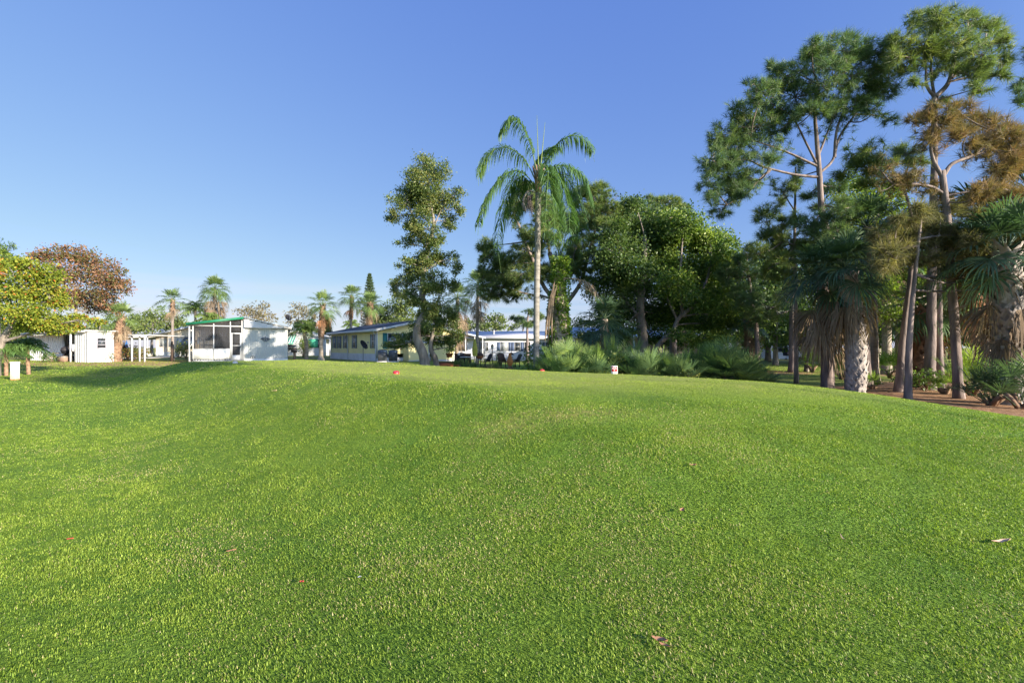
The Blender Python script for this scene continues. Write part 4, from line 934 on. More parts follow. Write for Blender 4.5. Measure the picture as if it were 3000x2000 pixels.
# ---------------- white shed house with carport, far left
H = house('shed_house', 'white ribbed shed house with flat roof and open carports on both sides', -38.6, 40.0, -.30, .28)
k4 = 40/FPX
def X4(px): return (px-CXP)*k4+38.6
def Z4(py): return EYE-(py-HYP)*k4-.28
wl = MB(); ribs(wl, (X4(221), 0), (X4(279), 0), -.2, Z4(972), .29, (0, -1), .05); wl.build('wall', M['ribbed'], H)
wl = MB(); laps(wl, (X4(279), 0), (X4(279)+.78, 1.5), -.2, Z4(972), .2, (.89, -.46), .008); wl.quad((X4(279)+.78, 1.5, -.2), (X4(221), 1.5, -.2), (X4(221), 1.5, Z4(974)), (X4(279)+.78, 1.5, Z4(974))); wl.quad((X4(221), 0, -.2), (X4(221), 1.5, -.2), (X4(221), 1.5, Z4(974)), (X4(221), 0, Z4(974))); wl.build('side_wall', M['white'], H)
wm = MB(); ux, uy = unit([1.35, 2.6])
def sw_(a, z, o): return (X4(279)+ux*a+uy*o, uy*a-ux*o, z)
wm.slab([sw_(.6, 1.25, .02), sw_(1.15, 1.25, .02), sw_(1.15, 2.15, .02), sw_(.6, 2.15, .02)], (uy*.03, -ux*.03, 0)); wo_ = wm.build('window', M['glass'], H)
wm = MB()
for zz_ in (1.25, 1.55, 1.85, 2.12): wm.slab([sw_(.58, zz_, .055), sw_(1.17, zz_, .055), sw_(1.17, zz_+.05, .055), sw_(.58, zz_+.05, .055)], (uy*.02, -ux*.02, 0))
for aa_ in (.55, 1.12): wm.slab([sw_(aa_, 1.25, .055), sw_(aa_+.06, 1.25, .055), sw_(aa_+.06, 2.17, .055), sw_(aa_, 2.17, .055)], (uy*.018, -ux*.018, 0))
wm.build('window_frame', M['signgrey'], wo_)
bw = MB(); ribs(bw, (X4(40)-7.5, 3.6), (X4(221), 3.6), -.2, Z4(975), .29, (0, -1), .05); bw.build('back_wall', M['white_dirty'], H)
fw = MB(); ribs(fw, (-11, 2.3), (-5.6, 2.3), -.2, Z4(978), .29, (0, -1), .05); fw.build('front_wall', M['white_dirty'], H)
rf = MB(); rf.slab([(-10.5, 1.6, Z4(974)), (-.1, -.3, Z4(971)), (X4(285), -.3, Z4(971)), (X4(285)+.9, 1.75, Z4(971)), (-10.5, 7, Z4(974))], (0, 0, .1)); rf.slab([(X4(279), 1.9, Z4(979)), (X4(392), 2.3, Z4(982)), (X4(392), 6, Z4(982)), (X4(279), 6, Z4(979))], (0, 0, .06)); rf.build('roof', M['roof_white'], H)
fa = MB(); fa.slab([(-.15, -.35, Z4(973)-.02), (X4(285), -.35, Z4(973)-.02), (X4(285), -.35, Z4(969)), (-.15, -.35, Z4(969))], (0, .04, 0)); fa.slab([(-10.5, 1.56, Z4(976)-.02), (-.16, -.34, Z4(973)-.02), (-.16, -.34, Z4(969)), (-10.5, 1.56, Z4(972))], (0, .04, 0)); fa.slab([(X4(285), 2.24, Z4(981)), (X4(391), 2.24, Z4(985)), (X4(391), 2.24, Z4(981)), (X4(285), 2.24, Z4(976))], (0, .04, 0)); fa.build('fascia', M['white'], H)
mkbox('carport_post', 'white', H, (-.1, .02, -.2, -.08, -.25, Z4(976))); mkbox('carport_post', 'white', H, (-5.5, -5.35, 2.2, 2.35, -.25, Z4(976)))
for px in (331, 364, 385): mkbox('carport_post', 'white', H, (X4(px)*1.0-.06+(px-285)*.0, X4(px)+.06, 2.4, 2.52, -.25, Z4(984)))
mkbox('vent_box', 'white', H, (X4(214), X4(222), -.16, .0, 1.0, 1.6))

# blue vehicle under the right carport
V = thing('parked_van', 'blue van with red tail lights parked under the white carport', 'van', (-38.9, 44.6, g1(-38.9, 44.6)), .72)
b = MB(); pr = [(-1.0, .35), (1.0, .35), (1.02, 1.1), (.9, 1.95), (.6, 2.05), (-.6, 2.05), (-.9, 1.95), (-1.02, 1.1)]
b.slab([(x, 0, z) for x, z in pr], (0, 4.6, 0)); b.build('body', M['blue'], V)
mkbox('rear_window', 'glass', V, (-.75, .75, -.02, -.002, 1.2, 1.82)); mkbox('bumper', 'white', V, (-1.0, 1.0, -.12, -.003, .38, .58))
for s_ in (-1, 1):
    mkbox('tail_light', 'red', V, (s_*.85-.11, s_*.85+.11, -.03, -.003, .75, 1.15))
    for yy in (.9, 3.7):
        with part('wheel', 'rubber', V) as q: q.tube([(s_*.98-.1, yy, .34), (s_*.98+.1, yy, .34)], .34, 16)

# ---------------- house behind the oaks
H = house('stucco_house', 'pale stucco house with blue-grey roof and white porch posts hidden behind the oaks', 7.2, 52.0, 0, .0)
wl = MB(); laps(wl, (0, 0), (16, 0), -.2, 2.9, .5, (0, -1), .004); wl.quad((0, 0, 0), (0, 8, 0), (0, 8, 2.9), (0, 0, 2.9)); wl.build('wall', M['pink'], H)
rf = MB(); rf.slab([(-.5, -2.2, 2.72), (16.5, -2.2, 2.72), (16.5, 4, 4.0), (-.5, 4, 4.0)], (0, 0, .1)); rf.build('roof', M['roof_blue'], H); mkbox('fascia', 'white', H, (-.5, 16.5, -2.26, -2.21, 2.62, 2.85))
for x in (3.1, 4.4, 6.2, 9.4, 12.2): mkbox('porch_post', 'white', H, (x-.08, x+.08, -2.1, -1.95, -.2, 2.72))
for x in (1.4, 3.7, 7.6, 11): window(H, x, 1.1, 2.2, 1.0, 0, 'x', 'glass')
rl = MB(); rl.box(8.5, 16, -2.12, -2.05, .85, .95)
for i in range(25): rl.box(8.5+.3*i, 8.58+.3*i, -2.1, -2.06, -.1, .85)
rl.build('railing', M['white'], H)

# ---------------- shaded house at the back right
H = house('shaded_house', 'blue-grey house in deep shade beyond the trees on the right', 33.5, 60.0, -.15, .05)
wl = MB(); laps(wl, (0, 0), (9, 0), -.2, 2.7, .18, (0, -1), .015); wl.quad((0, 0, 0), (0, 8, 0), (0, 8, 2.7), (0, 0, 2.7)); wl.build('wall', M['bluewhite'], H)
rf = MB(); rf.slab([(-.5, -.5, 2.6), (9.5, -.5, 2.6), (9.5, 4, 3.7), (-.5, 4, 3.7)], (0, 0, .1)); rf.build('roof', M['roof_blue'], H)
for x in (2.0, 5.4): window(H, x, 1.0, 2.1, 1.2, 0, 'x', 'glass')
mkbox('deck', 'darkwood', H, (3.5, 9, -2.5, -.05, -.2, .35))
# ================================================================== small things
def ground_of(px, d): x = (px-CXP)/FPX*d; return (x, d, g1(x, d))

# ---- tee markers: low slotted domes
def tee_marker(name, label, px, d, mat, r=.075, h=.085, group=None):
    t = thing(name, label, 'tee marker', ground_of(px, d), 0, group)
    a = np.linspace(0, pi/2, 7); prof = [(r, 0), (r, .015)]+[(r*cos(q)*.98+.001, .015+(h-.015)*sin(q)) for q in a[1:]]
    with part('dome', mat, t, True) as q: q.lathe(prof, k=20)
    with part('slots', 'signmaroon' if mat == 'red' else 'signgrey', t) as q:
        for i in range(10):
            az = i*2*pi/10+.2; c, s = cos(az), sin(az); pts = [(r*cos(e)*1.0*c, r*cos(e)*1.0*s, .015+(h-.012)*sin(e)+.002) for e in (.25, .6, .95)]
            q.tube(pts, .006, 4)
    return t
tee_marker('tee_marker', 'red domed tee marker standing alone on the open turf below the tall tree', 1160.5, 11.2, 'red', .078, .075, 'red tee markers')
tee_marker('tee_marker', 'red domed tee marker at the foot of the queen palm trunk', 1588, 13.1, 'red', .072, .07, 'red tee markers')
tee_marker('tee_marker', 'small white tee marker on the turf before the porch cottage door', 689, 19.0, 'white', .10, .09)

# ---- tee sign
sx, sy = (1800-CXP)/FPX*11.6, 11.6
S = thing('tee_sign', 'small red and white tee sign reading GOLF VILLAGE 7', 'sign', (sx, sy, g1(sx, sy)-.01), -.12)
SW, SH = .158, .255
def rrect(x0, x1, z0, z1, r):
    o = []
    for cx, cz, a0 in ((x1-r, z1-r, 0), (x0+r, z1-r, pi/2), (x0+r, z0+r, pi), (x1-r, z0+r, 1.5*pi)):
        for k in range(5): a = a0+k*pi/8; o.append((cx+r*cos(a), 0, cz+r*sin(a)))
    return o
b = MB(); b.slab(rrect(-SW/2, SW/2, .0, SH, .012), (0, .012, 0)); b.build('board', M['signwhite'], S)
b = MB(); b.slab([(x, -.003, z) for x, _, z in rrect(-SW/2+.007, SW/2-.007, SH*.445, SH-.009, .006)], (0, .002, 0)); b.build('red_panel', M['red'], S)
def text(body, size, x, z, mat, parent, bold=1.0, name='lettering'):
    cu = bpy.data.curves.new(name, 'FONT'); cu.body = body; cu.size = size; cu.align_x = 'CENTER'; cu.align_y = 'CENTER'; cu.extrude = .0006; cu.offset = .0006*bold
    o = bpy.data.objects.new(name, cu); COL.objects.link(o); dg = bpy.context.evaluated_depsgraph_get()
    me = bpy.data.meshes.new_from_object(o.evaluated_get(dg)); bpy.data.objects.remove(o); me.materials.clear(); me.materials.append(M[mat])
    q = bpy.data.objects.new(name, me); COL.objects.link(q); q.parent = parent; q.location = (x, -.0048, z); q.rotation_euler = (pi/2, 0, 0); return q
text('GOLF', .034, 0, .218, 'signwhite', S); text('VILLAGE', .031, 0, .186, 'signwhite', S); text('7', .06, 0, .142, 'signwhite', S, 1.6)
b = MB(); a = np.arange(16)*2*pi/16; b.slab([(-.036+.016*cos(q), -.003, .036+.016*sin(q)) for q in a], (0, .002, 0)); b.build('red_dot', M['signmaroon'], S)
b = MB()
for z in (.086, .073, .044, .031): b.box(.008, .048, -.003, -.001, z-.004, z+.004)
for z in (.088, .074): b.box(-.06, -.02, -.003, -.001, z-.003, z+.003)
b.build('printed_lines', M['signgrey'], S)
with part('stake', 'acgrey', S) as q: q.box(-.012, .012, .013, .03, -.15, .2)

# ---- utility box on the left lawn
x, y, z = ground_of(44, 22.6)
U = thing('utility_box', 'pale upright utility box standing on the left lawn', 'utility box', (x, y, z), .82)
b = MB(); b.box(-.16, .16, -.16, .16, -.05, .84); b.build('cabinet', M['boxgreen'], U)
b = MB(); b.slab([(-.18, -.18, .842), (.18, -.18, .842), (.18, .18, .842), (-.18, .18, .842)], (0, 0, .05)); b.build('lid', M['boxgreen'], U)
mkbox('door', 'boxgreen', U, (-.13, .13, -.172, -.162, .09, .8)); mkbox('base', 'terracotta', U, (-.17, .17, -.17, .17, -.06, .05))

# ---- short posts
for px, d, top, lab in ((504, 42.5, 1012, 'short weathered wooden post left of the porch cottage'), (863, 42, 1021, 'short dark wooden post right of the porch cottage')):
    x, y, z = ground_of(px, d); h = P(px, top, d)[2]-z
    t = thing('wooden_post', lab, 'post', (x, y, z)); b = MB(); b.slab([(-.08, -.08, -.1), (.08, -.08, -.1), (.08, .08, -.1), (-.08, .08, -.1)], (0, 0, h+.1)); b.lathe([(.1, h+.001), (.05, h+.07), (.005, h+.08)], k=8); b.build('shaft', M['wood'], t)
    if px > 600: mkbox('meter_box', 'dark', t, (-.28, .28, -.12, -.081, h-.35, h-.02))
    else: mkbox('cap', 'dark', t, (-.05, .05, -.05, .05, h+.081, h+.4))

# ---- concrete pads and splash block
x, y, z = ground_of(936, 37.5); t = thing('concrete_pad', 'pale concrete pad in the grass before the flared palm', 'slab', (x, y, z)); mkbox('slab', 'concrete', t, (-.6, .6, -.4, .4, -.1, .5*.12)); tag(t.children[0])
x, y, z = ground_of(1052, 29.5); t = thing('splash_block', 'small white splash block on the turf edge before the yellow house', 'splash block', (x, y, z), .3); mkbox('trough', 'white_dirty', t, (-.22, .22, -.1, .1, -.02, .05), (-.22, -.19, -.1, .1, .051, .09), (-.22, .22, .07, .1, .051, .085), (-.22, .22, -.1, -.07, .051, .085))
x, y, z = ground_of(425, 53); dr = MB()
dr.slab([(x-4.5, 46.5, 0), (x+1.8, 46.5, 0), (x+1.6, 58, 0), (x-1.2, 58, 0)], (0, 0, .02)); V0 = dr.v[0]; V0[:, 2] += gz(V0[:, 0], V0[:, 1])+.03; do = dr.build('driveway', M['concrete']); do['kind'] = 'structure'

# ---- post lamp
x, y, z = ground_of(1442, 38); zt = P(1442, 1008, 38)[2]-z
t = thing('post_lamp', 'black lantern on a tall post in the patio bed', 'lamp post', (x, y, z))
with part('post', 'black', t) as q: q.lathe([(.09, -.1), (.09, .15), (.05, .2), (.04, .5), (.036, zt-.5), (.06, zt-.48), (.03, zt-.44)], k=10)
with part('lantern', 'glass_blind', t) as q: q.lathe([(.06, zt-.43), (.13, zt-.16)], k=6)
with part('lantern_cap', 'black', t) as q: q.lathe([(.155, zt-.155), (.10, zt-.07), (.03, zt-.02), (.015, zt+.07), (.002, zt+.1)], k=6)
with part('crossbar', 'black', t) as q: q.tube([(-.02, 0, zt-.75), (.3, 0, zt-.72)], .014, 5)

# ---- folded patio umbrellas
def umbrella(label, px, d, ytop, ybot, mat, wmax):
    x, y, z = ground_of(px, d); zt = P(px, ytop, d)[2]-z; zb = P(px, ybot, d)[2]-z
    t = thing('patio_umbrella', label, 'umbrella', (x, y, z))
    with part('pole', 'white', t) as q: q.tube([(0, 0, 0), (0, 0, zt)], .025, 8)
    with part('base', 'dark', t) as q: q.lathe([(.26, 0), (.26, .06), (.06, .1), (.05, .25)], k=14)
    mb = MB(); n = 14; k = 24; zs = np.linspace(zb, zt, n); f = np.linspace(0, 1, n); a = np.arange(k)*2*pi/k; V = []
    for zz, ff in zip(zs, f):
        r = wmax*(.75+.35*sin(min(1, ff*1.35)*pi*.8))*(1-ff)**.42*(.8 if abs(ff-.62) < .05 else 1)
        for j, q in enumerate(a): rr = max(.02, r*(1+.22*((j % 3)-1))); V.append((rr*cos(q+.6*ff), rr*sin(q+.6*ff), zz))
    mb.add(V, quads=[(i*k+j, i*k+(j+1) % k, (i+1)*k+(j+1) % k, (i+1)*k+j) for i in range(n-1) for j in range(k)]); mb.build('canopy', M[mat], t)
umbrella('yellow folded patio umbrella under the patio cover edge', 1391, 39.5, 992, 1043, 'umb_yellow', .22)
umbrella('dark blue folded umbrella on the far lawn at the right', 2303, 55, 1013, 1042, 'umb_dark', .34)

# ---- patio furniture
def chair(label, px, d, rot, mat='dark', s=1.0, group='dark patio chairs'):
    t = thing('patio_chair', label, 'chair', ground_of(px, d), rot, group); t.scale = (s,)*3
    mkbox('seat', mat, t, (-.28, .28, -.26, .3, .40, .45))
    b = MB()
    for i in range(6): b.slab([(-.27+i*.095, .27, .46), (-.19+i*.095, .27, .46), (-.19+i*.1, .58, 1.12-.03*abs(i-2.5)), (-.28+i*.102, .58, 1.12-.03*abs(i-2.5))], (0, .025, 0))
    b.build('backrest', M[mat], t)
    for sx in (-1, 1):
        mkbox('armrest', mat, t, (sx*.33-.05, sx*.33+.05, -.3, .38, .62, .65))
        for yy in (-.24, .3): mkbox('leg', mat, t, (sx*.31-.025, sx*.31+.025, yy-.025, yy+.025, 0, .62 if yy < 0 else .61))
chair('dark slatted chair just right of the yellow umbrella', 1421, 38, -.9, 'dark'); chair('brown slatted chair facing the shuttered house, right of the post lamp', 1476, 36, .5, 'darkwood', 1.05); chair('dark slatted chair leaning back near the queen palm', 1507, 37, -1.0, 'dark')
chair('dark chair tucked under the patio cover left of the yellow umbrella', 1352, 40, .2, 'dark')
x, y, z = ground_of(1368, 39); t = thing('patio_table', 'dark round patio table with a pale rim left of the yellow umbrella', 'table', (x, y, z))
with part('tabletop', 'white_dirty', t) as q: q.lathe([(.01, .72), (.62, .72), (.64, .74), (.62, .765), (.01, .77)], k=20)
for i in range(4): a = i*pi/2+.4; mkb = MB(); mkb.tube([(cos(a)*.1, sin(a)*.1, .719), (cos(a)*.45, sin(a)*.45, 0)], .022, 6); mkb.build('leg', M['black'], t)
x, y, z = ground_of(1356, 43.2); t = thing('storage_chest', 'dark wooden chest against the patio wall behind the table', 'chest', (x, y, z)); mkbox('body', 'darkwood', t, (-.75, .75, -.3, .3, 0, .85)); mkbox('lid', 'darkwood', t, (-.79, .79, -.34, .34, .852, .93))
x, y, z = ground_of(1406, 40.3); t = thing('kettle_grill', 'round brown lidded grill on legs beside the yellow umbrella', 'grill', (x, y, z))
with part('bowl', 'terracotta', t, True) as q: q.lathe([(.02, .55), (.25, .62), (.34, .8), (.34, .86)], k=16)
with part('lid', 'darkwood', t, True) as q: q.lathe([(.345, .862), (.32, 1.0), (.18, 1.12), (.04, 1.16), (.03, 1.22), (.005, 1.22)], k=16)
for i in range(3): a = i*2.1; b = MB(); b.tube([(cos(a)*.2, sin(a)*.2, .6), (cos(a)*.36, sin(a)*.36, 0)], .018, 5); b.build('leg', M['black'], t)
# hanging basket on a hooked stand, planter box, pots, clay chimney pot, bird feeder
def pot_plant(label, px, d, r, h, pot='terracotta', mat='shrub', ph=.5, z0=0.0, group='potted plants on the patio'):
    x, y, z = ground_of(px, d); t = thing('potted_plant', label, 'potted plant', (x, y, z+z0), 0, group)
    with part('pot', pot, t, True) as q: q.lathe([(r*.65, 0), (r, h*.9), (r*1.08, h*.9), (r*1.08, h), (r*.9, h), (r*.85, h*.85), (.01, h*.85)], k=14)
    mb = MB(); n = 260; C = np.array([0, 0, h])+R.normal(0, 1, (n, 3))*[r*.7, r*.7, ph*.28]+[0, 0, ph*.45]; leaves(mb, C, .13, .05, np.array([0, 0, .5])); mb.build('foliage', M[mat], t)
pot_plant('terracotta bowl of trailing plants raised on an iron stand by the yellow wall', 1317, 36, .3, .3, ph=.5, z0=.75)
st = ground_of(1317, 36); t = thing('plant_stand', 'thin black iron plant stand holding the terracotta bowl', 'stand', st)
for i in range(3): a = i*2.1; b = MB(); b.tube([(cos(a)*.3, sin(a)*.3, 0), (cos(a)*.22, sin(a)*.22, .74)], .015, 5); b.build('leg', M['black'], t)
with part('ring', 'black', t) as q: a = np.linspace(0, 2*pi, 19); q.tube(np.stack([.26*np.cos(a), .26*np.sin(a), 0*a+.742], 1), .012, 5)
x, y, z = ground_of(1302, 34); t = thing('planter_box', 'long reddish-brown planter box at the patio edge by the tall tree', 'planter', (x, y, z), .05); mkbox('box', 'terracotta', t, (-.65, .65, -.2, .2, .0, .42)); mkbox('soil', 'wood', t, (-.6, .6, -.16, .16, .421, .44)); mkbox('rim', 'darkwood', t, (-.67, .67, -.22, -.19, .36, .45), (-.67, .67, .19, .22, .36, .45))
pot_plant('small clay pot at the foot of the patio bed', 1337, 33, .2, .3, ph=.3); pot_plant('pot with spiky plant right of the post lamp', 1462, 38.5, .22, .4, ph=.9, pot='dark')
x, y, z = ground_of(1494, 35.5); t = thing('clay_chimney', 'orange clay chimney pot stove beside the bird feeder', 'patio stove', (x, y, z))
with part('pot', 'orange', t, True) as q: q.lathe([(.12, .15), (.24, .35), (.26, .55), (.14, .85), (.10, 1.1), (.13, 1.16), (.1, 1.16), (.09, 1.0)], k=16)
with part('stand', 'black', t) as q: q.lathe([(.2, 0), (.2, .03), (.13, .14)], k=12)
x, y, z = ground_of(1498, 36.5); t = thing('bird_feeder', 'dark hooded bird feeder on a thin pole near the queen palm', 'bird feeder', (x, y, z))
with part('pole', 'black', t) as q: q.tube([(0, 0, 0), (0, 0, 1.95)], .015, 6)
with part('hood', 'dark', t) as q: q.lathe([(.26, 1.0), (.05, 1.2), (.016, 1.26)], k=14)
with part('tray', 'dark', t) as q: q.lathe([(.02, .8), (.16, .8), (.16, .84), (.02, .85)], k=12)
x, y, z = ground_of(1344, 34.5); t = thing('garden_figure', 'dark slim garden ornament with a pale band by the iron plant stand', 'ornament', (x, y, z))
with part('body', 'black', t, True) as q: q.lathe([(.16, 0), (.14, .3), (.17, .6), (.1, .85), (.05, .95)], k=12)
with part('head', 'white_dirty', t, True) as q: q.lathe([(.05, .951), (.09, 1.02), (.08, 1.12), (.01, 1.17)], k=12)
# left carport: picnic table, kettle barbecue
x, y, z = ground_of(172, 41.5); t = thing('picnic_table', 'dark picnic table in the open carport of the shed house', 'table', (x, y, z), .1)
mkbox('tabletop', 'wood', t, (-1.1, 1.1, -.4, .4, .74, .79)); mkbox('bench', 'wood', t, (-1.1, 1.1, -.95, -.68, .42, .46)); mkbox('bench', 'wood', t, (-1.1, 1.1, .68, .95, .42, .46))
for sx in (-.75, .75): b = MB(); b.slab([(sx, -.85, 0), (sx, -.75, 0), (sx, -.2, .739), (sx, -.3, .739)], (.06, 0, 0)); b.slab([(sx, .85, 0), (sx, .75, 0), (sx, .2, .739), (sx, .3, .739)], (.06, 0, 0)); b.box(sx, sx+.05, -.9, .9, .36, .419); b.build('trestle', M['darkwood'], t)
x, y, z = ground_of(195, 41); t = thing('kettle_barbecue', 'black domed kettle barbecue in the carport beside the picnic table', 'grill', (x, y, z))
with part('bowl', 'black', t, True) as q: q.lathe([(.02, .7), (.3, .78), (.4, .98), (.4, 1.02)], k=16)
with part('lid', 'dark', t, True) as q: q.lathe([(.405, 1.022), (.38, 1.2), (.2, 1.36), (.03, 1.4), (.03, 1.46), (.004, 1.46)], k=16)
for i in range(3): a = i*2.1; b = MB(); b.tube([(cos(a)*.22, sin(a)*.22, .77), (cos(a)*.4, sin(a)*.4, 0)], .02, 5); b.build('leg', M['black'], t)
x, y, z = ground_of(186, 40.2); t = thing('yard_crate', 'tan crate of firewood beneath the kettle barbecue', 'crate', (x, y, z)); mkbox('box', 'wood', t, (-.4, .4, -.25, .25, .02, .4)); b = MB()
for i in range(9): b.tube([(-.38, -.2+.05*i, .42+.05*(i % 3)), (.38, -.2+.05*i, .43+.05*(i % 2))], .04, 6)
b.build('logs', M['bark_grey'], t)

# ---- things fallen on the grass
def solve_ground(px, py):
    y = 1.8
    for _ in range(400):
        x = (px-CXP)/FPX*y
        if EYE-(py-HYP)/FPX*y < g1(x, y)+.03: break
        y += .02
    return x, y, g1(x, y)
def fallen(name, label, px, py, L, W, mat, rot, cat='leaf', curl=.25, lift=.03):
    x, y, z = solve_ground(px, py); n = 9; t_ = np.linspace(-1, 1, n); V = []
    wv = np.cos(t_*pi/2)**.7*W/2*(1+.2*np.sin(t_*9+px))
    for s_, wd in zip(t_, wv):
        for k in (-1, -.3, .3, 1): V.append((s_*L/2, wd*k+.08*W*sin(s_*5), lift+L*curl*.25*s_*s_+.3*W*k*k*abs(.6+.4*s_)))
    V = np.array(V); Q = [(i*4+j, i*4+j+1, i*4+j+5, i*4+j+4) for i in range(n-1) for j in range(3)]
    mb = MB(); mb.add(V, quads=Q); mb.add(V-[0, 0, .002], quads=[q[::-1] for q in Q])
    o = mb.build(name, M[mat]); o.location = (x, y, z); o.rotation_euler = (0, 0, rot); tag(o, label, cat); return o
fallen('bark_flake', 'pale curled bark flake on the grass at the right edge', 2932, 1590, .16, .035, 'palebark', .15, 'bark flake')
fallen('fallen_leaf', 'crumpled brown leaf on the grass near the bottom right of centre', 1932, 1880, .085, .035, 'deadleaf', -.5); fallen('fallen_leaf', 'twisted brown leaf scrap just below the crumpled one', 1946, 1893, .06, .02, 'deadleaf', -.7)
fallen('fallen_leaf', 'slim orange-red leaf on the left foreground grass', 677, 1613, .07, .02, 'deadleaf', .5); fallen('fallen_petal', 'tiny red petal on the foreground grass right of the slim orange-red leaf', 884, 1704, .03, .025, 'redflower', 0, 'petal')
fallen('fallen_leaf', 'curled tan leaf at the mid slope right of the brown turf scars', 2030, 1363, .07, .03, 'deadleaf', .2); fallen('fallen_leaf', 'small rust leaf on the slope below the curled tan leaf', 1998, 1495, .06, .035, 'deadleaf', .9)
fallen('paper_scrap', 'tiny white paper scrap on the foreground grass', 1053, 1690, .025, .015, 'white', .4, 'paper scrap'); fallen('fallen_leaf', 'small pale leaf on the left slope below the porch cottage', 803, 1145, .12, .06, 'palebark', .1)
fallen('fallen_leaf', 'small red leaf at the left side of the slope', 205, 1578, .05, .02, 'redflower', .3); fallen('fallen_twig', 'thin dry twig on the right foreground grass', 2470, 1577, .10, .008, 'palebark', 1.3, 'twig', .6)
# ================================================================== trees and plants as they stand
G_TALL = 'pines on the right'
# --- great spreading pine
pine('great spreading pine whose green dome leans left over the palms', 17.5, [(2540, 1135), (2520, 920), (2460, 760), (2412, 640), (2400, 500), (2392, 400), (2388, 330), (2400, 250)], .19, .035,
 [(2560, 150, 85, 42), (2470, 150, 85, 42), (2385, 185, 75, 48), (2305, 222, 70, 45), (2235, 275, 65, 45), (2172, 330, 60, 45), (2115, 395, 50, 48), (2080, 465, 45, 45), (2330, 285, 85, 50), (2440, 225, 90, 55), (2530, 230, 80, 45), (2600, 240, 45, 55), (2215, 370, 75, 42), (2150, 440, 70, 45), (2130, 510, 70, 38), (2270, 385, 45, 30), (2080, 535, 42, 34), (2135, 575, 40, 32), (2105, 610, 42, 28), (2180, 560, 30, 25), (2570, 320, 38, 26), (2610, 350, 26, 16), (2420, 300, 60, 38), (2500, 310, 45, 30), (2340, 520, 30, 22), (2200, 520, 42, 25), (2600, 180, 40, 35), (2460, 120, 60, 20), (2260, 460, 40, 24), (2180, 400, 40, 30), (2120, 470, 45, 30), (2090, 580, 30, 22), (2240, 330, 55, 35), (2300, 350, 50, 30), (2380, 330, 50, 30), (2450, 330, 45, 26), (2540, 290, 45, 26), (2170, 520, 40, 26), (2150, 545, 30, 22), (2380, 140, 50, 26), (2280, 190, 40, 22), (2200, 255, 40, 22), (2430, 545, 50, 24), (2380, 560, 40, 22), (2460, 600, 40, 26), (2350, 480, 30, 20), (2400, 600, 36, 24), (2435, 630, 60, 36, -1.2), (2375, 665, 55, 34, -1.0), (2455, 685, 55, 34, -.6), (2500, 600, 45, 30, .8)],
 [[(2408, 520), (2330, 512), (2240, 490), (2185, 468), (2120, 480), .055], [(2400, 490), (2320, 452), (2262, 430), (2200, 410), .05], [(2398, 490), (2362, 420), (2322, 345), (2270, 310), .05], [(2404, 505), (2440, 468), (2460, 400), (2505, 335), (2545, 270), (2570, 190), .055], [(2396, 460), (2412, 420), (2440, 350), (2480, 290), .05], [(2260, 495), (2220, 530), (2190, 565), (2130, 600), .05], [(2445, 462), (2452, 380), (2480, 300), (2500, 200), .06]],
 'needle', 3, 1.3, 1.5, G_TALL)
# --- tallest pine with twin stem
pine('tallest pine with high flat-topped crown and dark twin trunk', 16.0, [(2722, 1160), (2728, 950), (2732, 700), (2737, 480), (2737, 330), (2738, 285)], .18, .06,
 [(2640, 110, 42, 36), (2690, 72, 60, 38), (2760, 55, 72, 36), (2835, 62, 62, 36), (2900, 92, 50, 42), (2942, 125, 28, 36), (2705, 135, 70, 38), (2795, 130, 70, 46), (2880, 160, 60, 40), (2660, 180, 40, 34), (2690, 238, 30, 22), (2830, 218, 60, 26), (2922, 220, 48, 24), (2855, 262, 48, 20), (2762, 205, 48, 26), (2930, 180, 35, 25), (2630, 160, 30, 24), (2760, 290, 40, 16)],
 [[(2738, 285), (2715, 250), (2712, 190), (2700, 130), .055], [(2738, 285), (2728, 210), (2735, 130), (2760, 70), .05], [(2740, 285), (2780, 240), (2800, 160), (2840, 90), .09], [(2790, 230), (2840, 180), (2890, 120), .05], [(2780, 240), (2850, 225), (2920, 215), .04], [(2757, 1158), (2752, 1000), (2752, 850), (2745, 700), (2738, 560), .12]],
 'needle_warm', 8, 1.25, 1.2, G_TALL)
# --- nearer slim pine with rusty needles
pine('slim grey-barked pine with rust-brown needles nearest the lawn edge', 13.2, [(2810, 1180), (2797, 960), (2785, 800), (2775, 640), (2764, 540), (2760, 500)], .125, .075,
 [(2700, 350, 45, 28), (2750, 340, 50, 30), (2810, 330, 65, 32), (2880, 365, 70, 40), (2945, 400, 60, 42), (2985, 450, 40, 50), (2720, 395, 45, 24), (2860, 410, 50, 26), (2930, 480, 60, 40), (2660, 520, 50, 22), (2700, 545, 50, 22), (2880, 560, 60, 40), (2960, 560, 50, 40), (2780, 375, 50, 26), (2830, 400, 46, 26), (2900, 430, 50, 30), (2740, 300, 36, 20), (2960, 490, 50, 36), (2800, 580, 44, 24)],
 [[(2762, 520), (2735, 470), (2727, 420), (2740, 350), .06], [(2764, 515), (2790, 480), (2850, 455), (2890, 420), (2930, 380), .06], [(2766, 570), (2730, 548), (2680, 540), (2620, 540), (2580, 500), .05], [(2850, 455), (2910, 440), (2970, 450), .03]],
 'needle_rust', 14, 1.2, .9, G_TALL)
